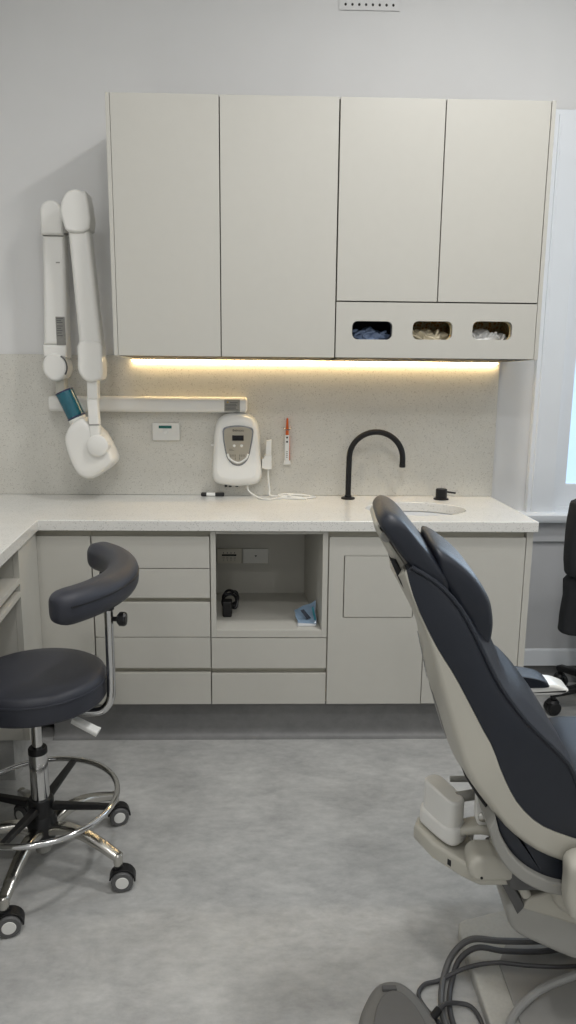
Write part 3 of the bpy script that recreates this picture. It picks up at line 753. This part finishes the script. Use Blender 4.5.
# sections with per-ring scale
P_ = [Vector(q) for q in pa]; rg = []
for i, q in enumerate(P_):
    ang = math.radians(-45+98*tt[i]); rad = Vector((math.cos(ang), math.sin(ang), 0)); s = endround(tt[i])
    rg.append([bm.verts.new(q+rad*(u_*s[0])+Vector((0, 0, v_*s[1]))) for u_, v_ in seg])
for A, Bq in zip(rg, rg[1:]):
    for k in range(len(seg)): bm.faces.new((A[k], A[(k+1) % len(seg)], Bq[(k+1) % len(seg)], Bq[k]))
bm.faces.new(rg[0][::-1]); bm.faces.new(rg[-1])
ar = obj('arm_rest', bm, LEATH, p, smooth=60)
st = [(CXR+(RR+.0448)*math.cos(math.radians(-41+90*k/40)), CYR+(RR+.0448)*math.sin(math.radians(-41+90*k/40)), .868) for k in range(41)]
obj('seam', TB(st, .0018, 6), BLACK, ar)
obj('arm_bracket', B(HX+.19, HX+.24, HY-.03, HY+.06, .808, .819, bev=.003), BLACK, p)
obj('arm_bracket', B(CXR+RR*math.cos(.72)-.02, CXR+RR*math.cos(.72)+.02, CYR+RR*math.sin(.72)-.03, CYR+RR*math.sin(.72)+.02, .80, .82, bev=.003), BLACK, p)
# height lever
lv = obj('lever_rod', TB([(HX+.04, HY-.02, .50), (HX+.10, HY-.03, .487), (HX+.13, HY-.035, .475)], .005, 8), CHROME, p)
bm = bmesh.new(); sweep(bm, [(HX+.115, HY-.033, .480), (HX+.135, HY-.038, .472), (HX+.178, HY-.046, .453), (HX+.187, HY-.047, .449)], rrect(.032, .018, .006, 3), upv=(0, 0, 1), scale=lambda t: (.75+.35*t, .9))
obj('lever_paddle', bm, WHITE, lv)
# foot ring
RF, ZF = .216, .218
obj('foot_ring', TB([(HX+RF*math.cos(2*PI*k/64), HY+RF*math.sin(2*PI*k/64), ZF) for k in range(64)], .0085, 12, closed=True), CHROME, p)
obj('ring_hub', LA([(.0268, .17), (.034, .17), (.036, .178), (.036, .216), (.033, .222), (.0268, .222)], (HX, HY, 0), n=28), BLACK, p)
for a in (-20, 70, 160, 250):
    a = math.radians(a+10)
    dx, dy = math.cos(a), math.sin(a)
    bm = bmesh.new(); sweep(bm, [(HX+.04*dx, HY+.04*dy, .2), (HX+.12*dx, HY+.12*dy, .207), (HX+.209*dx, HY+.209*dy, .214)], rrect(.026, .02, .006, 3), upv=(0, 0, 1), scale=lambda t: (1-.25*t, 1-.3*t))
    obj('ring_spoke', bm, BLACK, p)
obj('base_hub', LA([(0, .085), (.03, .085), (.040, .10), (.043, .125), (.042, .15), (.036, .165), (.033, .17), (0, .17)], (HX, HY, 0), n=28), BLACK, p)
obj('base_pin', LA([(0, .055), (.022, .055), (.024, .07), (.024, .086), (0, .086)], (HX, HY, 0), n=20), CREAMG, p)
RL = .258
for k in range(5):
    a = math.radians(-22+72*k)
    dx, dy = math.cos(a), math.sin(a)
    def Q(r, z, off=0): return (HX+r*dx-off*dy, HY+r*dy+off*dx, z)
    bm = bmesh.new()
    sweep(bm, catmull([Q(.035, .128), Q(.08, .142), Q(.14, .140), Q(.20, .122), Q(.245, .103), Q(.2575, .098)], 4), rrect(.04, .03, .01, 3), upv=(0, 0, 1), scale=lambda t: (1-.32*t, 1-.3*t))
    leg = obj('leg', bm, ALU, p, smooth=40)
    obj('foot_tip', LA([(0, .072), (.011, .072), (.0135, .08), (.0135, .106), (.010, .110), (0, .110)], Q(RL, 0), n=16), ALU, leg)
    sw = math.radians([8, 20, -30, 150, 15][k])
    ux, uy = math.cos(sw), math.sin(sw)           # rolling direction; axle is perpendicular
    c = Vector(Q(RL, 0)); cw = c+Vector((ux*.010, uy*.010, .0305)); axl = Vector((-uy, ux, 0))
    cas = bmesh.new()
    # hood: arc sheath over the wheels
    for s in (0,):
        path_ = [cw+Vector((ux*.034*math.cos(q), uy*.034*math.cos(q), .034*math.sin(q))) for q in [math.radians(-5+14.5*i) for i in range(13)]]
        sweep(cas, path_, rrect(.005, .034, .002, 2), upv=axl)
        sweep(cas, [cw+Vector((0, 0, -.004)), cw+Vector((-ux*.012, -uy*.012, .035))], rrect(.03, .009, .003, 2), upv=axl)
    tube(cas, [c+Vector((0, 0, .05)), c+Vector((0, 0, .078))], .011, 12)
    h_ = obj('caster', cas, BLACK, p, smooth=40)
    wh = bmesh.new(); hub = bmesh.new()
    for s in (-1, 1):
        rot = axl.to_track_quat('Z', 'Y').to_matrix().to_4x4(); rot.translation = cw+axl*(s*.0145)
        b2 = LA([(0, -.0085), (.027, -.0085), (.0302, -.005), (.0302, .005), (.027, .0085), (0, .0085)], (0, 0, 0), n=24)
        bmesh.ops.transform(b2, matrix=rot, verts=b2.verts); me_ = bpy.data.meshes.new('w'); b2.to_mesh(me_); b2.free(); wh.from_mesh(me_); bpy.data.meshes.remove(me_)
        b2 = LA([(0, -.0098), (.017, -.0096), (.0185, -.008), (.0185, .008), (.017, .0096), (0, .0098)], (0, 0, 0), n=24)
        bmesh.ops.transform(b2, matrix=rot, verts=b2.verts); me_ = bpy.data.meshes.new('w'); b2.to_mesh(me_); b2.free(); hub.from_mesh(me_); bpy.data.meshes.remove(me_)
    w_ = obj('wheel', wh, DGREY, h_, smooth=40)
    obj('wheel_hub', hub, WHITE, h_, smooth=40)

# ================================================================== OFFICE CHAIR AT THE RIGHT EDGE
OX, OY = 1.49, -.40
p = thing('office_chair', 'black office chair at the right edge under the window', 'chair', (OX, OY, 0))
FAB = mat('black_fabric', (26, 27, 30), .75, noise=.05, nscale=60, bump=.2, bscale=700)
obj('upper_back', INF([(1.165+a, b) for a, b in sm2([(0, .70), (-.006, .80), (0, .93), (.03, .975), (.22, .985), (.42, .975), (.45, .93), (.456, .80), (.45, .70), (.42, .67), (.22, .66), (.03, .665)], 3)], 'y', -.565, -.485, steps=8, inset=.1), FAB, p, smooth=60)
obj('lower_back', INF([(1.17+a, b) for a, b in sm2([(.02, .67), (.005, .58), (-.003, .46), (.02, .425), (.22, .41), (.42, .425), (.448, .46), (.44, .58), (.42, .67), (.22, .675)], 3)], 'y', -.545, -.475, steps=8, inset=.1), FAB, p, smooth=60)
obj('seat', INF(sm2([(1.33, -.46), (1.37, -.2), (1.40, -.08), (1.53, -.06), (1.68, -.08), (1.71, -.2), (1.69, -.46), (1.5, -.48)], 3), 'z', .44, .52, steps=8, inset=.08), FAB, p, smooth=60)
obj('back_stem', TB(catmull([(OX, -.3, .425), (OX, -.40, .42), (OX, -.455, .46), (OX, -.465, .56)], 5), .016, 10), BLACK, p)
obj('gas_lift', LA([(0, .1), (.03, .1), (.03, .26), (.016, .262), (.016, .43), (.05, .432), (.05, .445), (0, .445)], (OX, -.32, 0)), BLACK, p)
for k in range(5):
    a = math.radians(188+72*k); dx, dy = math.cos(a), math.sin(a); rl = .262
    bm = bmesh.new(); sweep(bm, [(OX+.02*dx, -.32+.02*dy, .115), (OX+.12*dx, -.32+.12*dy, .112), (OX+rl*dx, -.32+rl*dy, .095), (OX+(rl+.012)*dx, -.32+(rl+.012)*dy, .09)], rrect(.046, .036, .012, 3), upv=(0, 0, 1), scale=lambda t: 1-.3*t)
    leg = obj('leg', bm, BLACK, p, smooth=40)
    cbm = bmesh.new(); c = Vector((OX+rl*dx, -.32+rl*dy, 0))
    lathe(cbm, [(0, .06), (.012, .06), (.012, .09), (0, .09)], c, 'z', 12)
    for s in (-1, 1):
        cc = c+Vector((-dy, dx, 0))*(s*.015)+Vector((0, 0, .0305))
        rot = Vector((-dy, dx, 0)).to_track_quat('Z', 'Y').to_matrix().to_4x4(); rot.translation = cc
        b2 = LA([(0, -.012), (.026, -.012), (.03, -.007), (.03, .007), (.026, .012), (0, .012)], (0, 0, 0), n=20)
        bmesh.ops.transform(b2, matrix=rot, verts=b2.verts); me_ = bpy.data.meshes.new('w'); b2.to_mesh(me_); b2.free(); cbm.from_mesh(me_); bpy.data.meshes.remove(me_)
    lathe(cbm, [(0, .05), (.024, .048), (.028, .056), (.02, .066), (0, .068)], c, 'z', 14)
    obj('caster', cbm, BLACK, leg, smooth=40)

# ================================================================== DENTAL CHAIR
YN = -1.9
def sh(bm, k=.09):
    """turn the chair a few degrees on its spot (small rotation about its near edge)"""
    a = -math.atan(k)
    for v_ in bm.verts: v_.co.x += k*(v_.co.y-YN)
    return bm
YC = -1.72
dc = thing('dental_chair', 'dark blue and cream reclined dental treatment chair on its base plate', 'dental chair', (.85, YC, 0))
N_ = 26
def resamp(pts, n=N_):
    c = catmull([(p[0], p[1], 0) for p in pts], 10)
    d = [0]
    for a, b in zip(c, c[1:]): d.append(d[-1]+(b-a).length)
    out = []
    for i in range(n):
        t = d[-1]*i/(n-1); j = 0
        while j < len(d)-2 and d[j+1] < t: j += 1
        f = (t-d[j])/max(1e-9, d[j+1]-d[j]); out.append(c[j].lerp(c[j+1], f))
    return [Vector((p.x, p.y)) for p in out]
cE = resamp([(.252, 1.045), (.269, 1.003), (.311, .905), (.339, .814), (.376, .70), (.395, .652), (.432, .600), (.472, .548), (.513, .511), (.555, .484), (.62, .458)])
cU = resamp([(.256, 1.052), (.277, .996), (.319, .913), (.358, .853), (.388, .80), (.420, .742), (.436, .715), (.455, .667), (.483, .612), (.511, .577), (.55, .546), (.62, .518)])
cP = resamp([(.270, 1.062), (.305, 1.042), (.334, 1.02), (.368, .981), (.399, .928), (.423, .88), (.447, .837), (.487, .785), (.525, .746), (.565, .707), (.587, .681), (.605, .645), (.63, .57)])
wid = [.138+(.200-.138)*min(1, (i/(N_-1))/.62)**1.2 for i in range(N_)]
def ribs(rows, name, m, par, close=False, **k):
    bm = bmesh.new(); R_ = [[bm.verts.new(p) for p in r] for r in rows]
    n = len(R_[0])
    for A, Bq in zip(R_, R_[1:]):
        for j in range(n if close else n-1): bm.faces.new((A[j], A[(j+1) % n], Bq[(j+1) % n], Bq[j]))
    if close: bm.faces.new(R_[0][::-1]); bm.faces.new(R_[-1])
    sh(bm)
    return obj(name, bm, m, par, **k)
rows = []
for i in range(N_):
    e, u_, w = cE[i], cU[i], wid[i]
    inn = (u_-e).normalized()
    r_ = .014
    pr = [(u_.x, -w), (e.x+inn.x*r_, -w)]
    def V(p, y): return Vector((p.x, YC+y, p.y))
    e1 = e+inn*r_; ec = e-inn*.024; em = e-inn*.019
    half = [V(u_, -w), V(e1, -w), V(e+inn*.003, -w+.003), V(e-inn*.005, -w+r_), V(em, -w*.5), V(ec, 0)]
    rows.append(half+[Vector((v_.x, 2*YC-v_.y, v_.z)) for v_ in half[-2::-1]])
shell = ribs(rows, 'back_shell', CREAM, dc, close=True, smooth=50)
rows = []
for i in range(N_):
    u_, pz, w = cU[i]+(cP[i]-cU[i]).normalized()*.001, cP[i], wid[i]
    t = i/(N_-1)
    tan = (cP[min(i+1, N_-1)]-cP[max(i-1, 0)]).normalized(); nrm = Vector((-tan.y, tan.x))
    if nrm.x < 0: nrm = -nrm
    d = pz-u_
    bulge = .008*math.sin(PI*min(1, t*1.2)); 
    lum = .010+.024*math.exp(-((t-.62)/.15)**2)+.020*math.exp(-((t-.36)/.15)**2)-.012*math.exp(-((t-.50)/.03)**2)
    def V(p, y): return Vector((p.x, YC+y, p.y))
    half = [V(u_, -w+.001), V(u_+d*.2, -w-bulge*.6), V(u_+d*.5, -w-bulge), V(u_+d*.8, -w-bulge*.8), V(pz-d.normalized()*.006, -w-.001), V(pz+nrm*.003, -w+.004),
            V(pz-nrm*.001, -w+.016), V(pz+nrm*(.004+.45*lum), -w+.05), V(pz+nrm*(lum*.9), -w*.45), V(pz+nrm*lum, 0)]
    rows.append(half+[Vector((v_.x, 2*YC-v_.y, v_.z)) for v_ in half[-2::-1]])
cush = ribs(rows, 'back_upholstery', LEATHB, dc, close=True, smooth=60)
for s in (-1, 1):
    obj('piping', sh(TB([Vector((cP[i].x, YC+s*(wid[i]), cP[i].y)) for i in range(N_)], .0045, 8)), LEATHB, cush)
# lettering and grey inset on the back of the shell
def backpt(i, f, d=.0248):
    j = int(i); k = min(j+1, N_-1); a = cE[j].lerp(cE[k], i-j); n_ = (cU[j].lerp(cU[k], i-j)-a).normalized()
    a = a-n_*d; return Vector((a.x, YC+f, a.y))
def place_back(s, size, i):
    a, b = backpt(i, 0), backpt(i+1.5, 0)
    xx = (b-a).normalized(); yy = Vector((0, -1, 0)); zz = xx.cross(yy)
    if zz.x > 0: yy = -yy; zz = -zz
    M = Matrix((xx, yy, zz)).transposed().to_4x4(); M.translation = a+zz*.0008
    return sh(text_bm(s, size, M))
LOGO = mat('shell_print_grey', (150, 152, 156), .5, noise=.02)
obj('lettering', place_back('Belmont', .032, 7.2), LOGO, shell, smooth=0)
bm = bmesh.new()
R_ = []
for q in range(9):
    i = 10.1+q*.42; p0 = backpt(i, 0); wv = .055*(1 if q > 1 else (.55+.3*q))
    R_.append([bm.verts.new(backpt(i, -wv, .0248-.0035*wv/.055)), bm.verts.new(p0), bm.verts.new(backpt(i, wv, .0248-.0035*wv/.055))])
for A, Bq in zip(R_, R_[1:]):
    for j in range(2): bm.faces.new((A[j], A[j+1], Bq[j+1], Bq[j]))
sh(bm); io = obj('back_inset', bm, mat('inset_grey', (138, 137, 134), .4, noise=.02), shell, smooth=50)
md = io.modifiers.new('solid', 'SOLIDIFY'); md.thickness = .0015; md.offset = 0

# headrest
hp = sm2([(.205, 1.168), (.212, 1.186), (.228, 1.190), (.255, 1.175), (.290, 1.135), (.333, 1.083), (.362, 1.037), (.354, 1.016), (.330, 1.014), (.300, 1.046), (.260, 1.092), (.226, 1.134)], 4)
hp = [(a-.003, b-.023) for a, b in hp]
obj('headrest', sh(INF(hp, 'y', YC-.135, YC+.135, steps=20, inset=.75, ex=3.5)), LEATHB, dc, smooth=60)
pp = sm2([(.322, 1.092), (.328, 1.101), (.352, 1.090), (.389, 1.062), (.416, 1.034), (.440, .998), (.450, .972), (.456, .93), (.450, .886), (.435, .882), (.404, .93), (.374, .97), (.346, 1.02), (.328, 1.06)], 4)
pp = [(a-.010, b-.002) for a, b in pp]
obj('neck_pillow', sh(INF(pp, 'y', YC-.13, YC+.13, steps=20, inset=.7, ex=3.5)), LEATHB, dc, smooth=60)
br = sm2([(.198, 1.130), (.204, 1.142), (.222, 1.136), (.240, 1.108), (.262, 1.078), (.290, 1.045), (.290, 1.02), (.268, 1.012), (.252, 1.03), (.232, 1.068), (.214, 1.1)], 4)
obj('headrest_bracket', sh(PR(br, 'y', YC-.095, YC+.095, bev=.012)), CREAM, dc, smooth=40)
obj('bracket_button', sh(LA([(0, -.004), (.011, -.003), (.012, 0), (.012, .006), (0, .006)], (.222, YC-.095, 1.113), 'y', 18)), CREAMG, dc)
obj('headrest_mount', sh(PR([(.262, 1.06), (.30, 1.05), (.345, 1.03), (.35, .99), (.32, .99), (.275, 1.02)], 'y', YC-.09, YC+.09, bev=.01)), BLACK, dc, smooth=40)
obj('shell_tongue', sh(PR([(.230, 1.068), (.242, 1.068), (.268, 1.02), (.286, .985), (.278, .98), (.252, 1.02)], 'y', YC-.105, YC+.105, bev=.004)), BLACK, dc, smooth=40)

# seat, skirt, hip covers
sc = [(.625, .55), (.66, .573), (.74, .578), (1.0, .56), (1.3, .545), (1.6, .57), (1.95, .60), (1.97, .56), (1.95, .53), (1.6, .49), (1.3, .46), (.9, .46), (.70, .47), (.63, .51)]
obj('seat_upholstery', sh(INF(sm2(sc, 3), 'y', YC-.2, YC+.205, steps=8, inset=.02)), LEATHB, dc, smooth=60)
sk_ = [(.448, .580), (.452, .548), (.466, .514), (.493, .472), (.534, .436), (.589, .413), (.70, .40), (.70, .50), (.62, .52), (.555, .525), (.513, .54), (.475, .575), (.455, .60)]
obj('seat_skirt', sh(PR(sm2(sk_, 3), 'y', YC-.19, YC+.19, bev=.012)), LEATHB, dc, smooth=50)
rimp = catmull([(.437, 0, .548), (.452, 0, .502), (.482, 0, .455), (.528, 0, .418), (.589, 0, .396), (.70, 0, .385)], 6)
bm = bmesh.new(); n = len(rimp)
prism(bm, [(v_.x, v_.z) for v_ in rimp]+[(v_.x+.012, v_.z+.024) for v_ in rimp[::-1]], 'y', YC-.205, YC+.205, bev=.005)
obj('skirt_rim', sh(bm), CREAMG, dc, smooth=50)
obj('underframe', sh(B(.50, 1.5, YC-.15, YC+.15, .355, .43, bev=.02)), DGREY, dc)
for s in (-1, 1):
    hc = sm2([(.590, .505), (.586, .46), (.590, .405), (.62, .378), (.80, .365), (.95, .38), (.97, .43), (.90, .49), (.75, .515), (.65, .52)], 4)
    y0, y1 = (YC-.262, YC-.205) if s < 0 else (YC+.205, YC+.262)
    obj('hip_cover', sh(PR(hc, 'y', y0, y1, bev=.016, seg=4)), CREAM, dc, smooth=50)
# far arm rest
ay = YC+.235; AX = -.038
obj('armrest', sh(PR([(u_+AX, v_-.006) for u_, v_ in sm2([(.53, .640), (.60, .638), (.72, .640), (.762, .652), (.745, .664), (.70, .672), (.54, .672)], 3)], 'y', ay-.035, ay+.035, bev=.008)), XWHITE, dc, smooth=50)
obj('armrest_pad', sh(INF([(u_+AX, v_-.008) for u_, v_ in sm2([(.545, .668), (.60, .664), (.705, .664), (.712, .672), (.69, .686), (.63, .697), (.57, .697), (.545, .690)], 3)], 'y', ay-.036, ay+.036, steps=8, inset=.12)), LEATHB, dc, smooth=60)
obj('armrest_post', sh(PR([(.56, .53), (.63, .53), (.60, .64), (.52, .64)], 'y', ay-.028, ay+.028, bev=.008)), CREAM, dc)

# assistant module on its arm
aa = dc
pl_ = [(.358, -1.70), (.366, -1.682), (.392, -1.668), (.412, -1.69), (.434, -1.745), (.430, -1.765), (.408, -1.782), (.388, -1.77), (.364, -1.72)]
pl_ = sm2(pl_, 3)
bm = prism(bmesh.new(), pl_, 'z', .43, .517, bev=.007)
for v_ in bm.verts:
    if v_.co.z > .48: v_.co.z -= .20*max(0, (v_.co.x-.375))*1.0
mh = obj('instrument_holder', bm, XWHITE, dc, smooth=45)
cxm, cym = .393, -1.727
rb = [(cxm+(a-cxm)*1.2, cym+(b-cym)*1.12) for a, b in pl_]
obj('holder_base', PR(rb, 'z', .405, .452, bev=.012), XWHITE, mh, smooth=45)
bmp = [(.338, -1.70), (.352, -1.668), (.43, -1.68), (.452, -1.73), (.472, -1.79), (.54, -1.80), (.54, -1.85), (.45, -1.85), (.418, -1.825), (.366, -1.765)]
bm = prism(bmesh.new(), bmp, 'z', .365, .404, bev=.008)
for v_ in bm.verts:
    v_.co.z -= .04*max(0, -1.69-v_.co.y)
sa = obj('support_arm', bm, CREAM, dc, smooth=45)
obj('arm_slot', PR([(.389, -1.790), (.398, -1.804), (.404, -1.800), (.395, -1.786)], 'z', .372, .386), BLACK, sa, smooth=0)
obj('arm_joint', sh(PR(shift(rrect(.15, .058, .024, 5), .492, .408), 'y', YC-.145, YC-.075, bev=.012)), CREAM, dc, smooth=45)
bm = bmesh.new()
for (x, z) in ((.444, .392),): lathe(bm, [(0, -.0015), (.003, -.0015), (.003, .003), (0, .003)], (x, YC-.145, z), 'y', 10)
obj('joint_screw', sh(bm), BLACK, dc)
obj('link_plate', sh(PR(sm2([(.442, .56), (.462, .552), (.472, .50), (.474, .468), (.455, .458), (.442, .475), (.440, .52)], 3), 'y', YC-.07, YC-.05, bev=.004)), XWHITE, dc)
obj('pivot_bolt', sh(LA([(0, -.006), (.007, -.005), (.0095, -.003), (.012, 0), (.012, .004), (0, .004)], (.458, YC-.072, .483), 'y', 18)), ALU, dc)
obj('link_rod', sh(TB([(.405, YC-.02, .497), (.45, YC-.01, .498)], .012, 14)), CREAMG, dc)
obj('link_rod', sh(TB([(.40, YC+.03, .512), (.46, YC+.03, .512)], .007, 12)), CREAMG, dc)
bm = bmesh.new(); sweep(bm, catmull([(.40, YC-.03, .425), (.44, YC-.05, .448), (.475, YC-.06, .452), (.52, YC-.06, .425), (.57, YC-.05, .40)], 6), rrect(.05, .02, .008, 3), upv=(0, 0, 1))
obj('curved_arm', sh(bm), CREAM, dc, smooth=45)
obj('strut', sh(TB(catmull([(.475, YC-.10, .455), (.50, YC-.11, .42), (.525, YC-.12, .375), (.55, YC-.12, .33)], 5), .011, 12)), CREAM, dc)
obj('hose_loop', sh(TB(catmull([(.452, YC-.01, .425), (.448, YC, .38), (.46, YC, .345), (.49, YC-.01, .33), (.53, YC-.01, .33)], 6), .008, 12)), XWHITE, dc)
obj('hinge_block', sh(PR([(.385, .652), (.395, .662), (.43, .605), (.475, .545), (.47, .52), (.445, .55), (.42, .585), (.395, .625)], 'y', YC-.15, YC-.04, bev=.006)), BLACK, dc, smooth=40)

# lift and base
li = sm2([(.516, .295), (.516, .262), (.536, .226), (.590, .195), (.688, .150), (.85, .11), (1.15, .09), (1.2, .14), (1.15, .24), (.9, .25), (.70, .255), (.60, .305), (.55, .315)], 4)
obj('lift_housing', sh(PR(li, 'y', YC-.115, YC+.13, bev=.018, seg=4)), mat('lift_grey', (166, 165, 160), .42, noise=.012), dc, smooth=50)
obj('lift_cover', sh(PR([(.540, .296), (.558, .322), (.600, .338), (.66, .318), (.70, .29), (.95, .26), (.95, .235), (.70, .24), (.62, .268)], 'y', YC-.121, YC+.136, bev=.008, seg=3)), CREAM, dc, smooth=50)
obj('lift_post', sh(PR([(.488, .368), (.506, .378), (.55, .30), (.535, .28)], 'y', YC-.12, YC+.02, bev=.004)), DGREY, dc)
obj('seat_post', sh(PR(sm2([(.62, .30), (.60, .36), (.64, .40), (.80, .40), (.84, .34), (.82, .27), (.70, .27)], 3), 'y', YC-.14, YC+.14, bev=.02)), CREAM, dc, smooth=50)
bpl = [(.488, -1.60), (.496, -1.575), (.52, -1.562), (.66, -1.523), (1.35, -1.45), (1.40, -1.5), (1.40, -2.1), (1.35, -2.16), (.52, -2.16), (.488, -2.12)]
obj('base_plate', PR(bpl, 'z', .0005, .032, bev=.006, seg=3), mat('base_plate_grey', (182, 181, 175), .45, noise=.05, nscale=120), dc, smooth=40)
obj('base_cover', PR([(.557, -1.71), (.60, -1.64), (1.34, -1.55), (1.34, -2.1), (.545, -2.1)], 'z', .0315, .037, bev=.002), mat('base_cover_grey', (150, 149, 146), .45, noise=.02, nscale=30), dc)

# foot control
ft = thing('foot_control', 'grey rounded foot control pedal on the floor at the bottom edge', 'foot pedal', (.285, -1.85, 0))
fo = sm2([(.262, -1.752), (.312, -1.75), (.352, -1.80), (.376, -1.87), (.37, -1.95), (.285, -1.985), (.205, -1.95), (.196, -1.87), (.222, -1.80)], 4)
cx, cy = .286, -1.865; bm = bmesh.new(); R_ = []
for s, z in ((.97, .001), (1, .006), (1, .018), (.97, .026), (.9, .032), (.8, .038), (.4, .045), (.05, .047)):
    R_.append([bm.verts.new((cx+(a-cx)*s, cy+(b-cy)*s, z)) for a, b in fo])
for A, Bq in zip(R_, R_[1:]):
    for k in range(len(fo)): bm.faces.new((A[k], A[(k+1) % len(fo)], Bq[(k+1) % len(fo)], Bq[k]))
bm.faces.new(R_[0][::-1]); bm.faces.new(R_[-1])
obj('pedal_body', bm, mat('pedal_grey', (120, 119, 116), .5, noise=.015, nscale=30), ft, smooth=40)
fi2 = sm2([(.268, -1.80), (.305, -1.80), (.335, -1.85), (.345, -1.93), (.285, -1.96), (.225, -1.93), (.236, -1.85)], 4)
obj('tread', PR(fi2, 'z', .036, .050, bev=.004), mat('tread_grey', (104, 103, 101), .6, noise=.02, nscale=40, bump=.2), ft, smooth=40)
obj('pedal_switch', B(.262, .296, -1.79, -1.777, .036, .047, bev=.003), DGREY, ft)
obj('cable_socket', TB([(.362, -1.845, .022), (.384, -1.826, .028)], .0085, 12), BLACK, ft)

def cable(label, pts, r, m):
    return tag(obj('cable', TB(catmull(pts, 10), r, 10), m), label, 'cable')
CB = mat('hose_grey', (96, 96, 96), .42, noise=.02)
CB2 = mat('hose_dark', (70, 70, 72), .42, noise=.02)
cable('thick dark hose arching from under the dental chair round behind the foot pedal', [(1.0, -1.60, .05), (.80, -1.64, .05), (.68, -1.665, .056), (.573, -1.675, .066), (.50, -1.668, .065), (.455, -1.678, .035), (.425, -1.715, .012), (.403, -1.775, .0085), (.395, -1.83, .0085), (.405, -1.89, .0085), (.43, -1.96, .0085)], .0075, CB)
cable('second dark hose lying beside the thick hose over the base plate', [(1.0, -1.63, .047), (.80, -1.665, .047), (.68, -1.69, .05), (.575, -1.694, .055), (.51, -1.688, .06), (.465, -1.697, .035), (.439, -1.733, .012), (.419, -1.785, .0085), (.413, -1.84, .0085), (.424, -1.90, .0085), (.45, -1.96, .012)], .0065, CB2)
cable('thin dark lead looping left from the base plate to the foot pedal', [(1.0, -1.70, .046), (.74, -1.731, .046), (.63, -1.729, .046), (.55, -1.719, .046), (.475, -1.722, .036), (.41, -1.728, .008), (.372, -1.738, .0065), (.352, -1.765, .0065), (.36, -1.80, .0065), (.384, -1.845, .0065), (.392, -1.90, .0065), (.40, -1.96, .0065)], .005, CB2)
cable('short lead curling out of the foot pedal socket', [(.383, -1.827, .028), (.405, -1.806, .022), (.44, -1.792, .009), (.466, -1.803, .009), (.477, -1.84, .009), (.470, -1.90, .009), (.465, -1.96, .009)], .005, CB2)
cable('light grey hose in front, curving over the base plate at the lower right', [(1.0, -1.72, .10), (.80, -1.765, .085), (.70, -1.785, .07), (.62, -1.805, .055), (.555, -1.845, .045), (.52, -1.89, .042), (.505, -1.95, .042)], .009, mat('hose_light_grey', (150, 150, 148), .4, noise=.02))
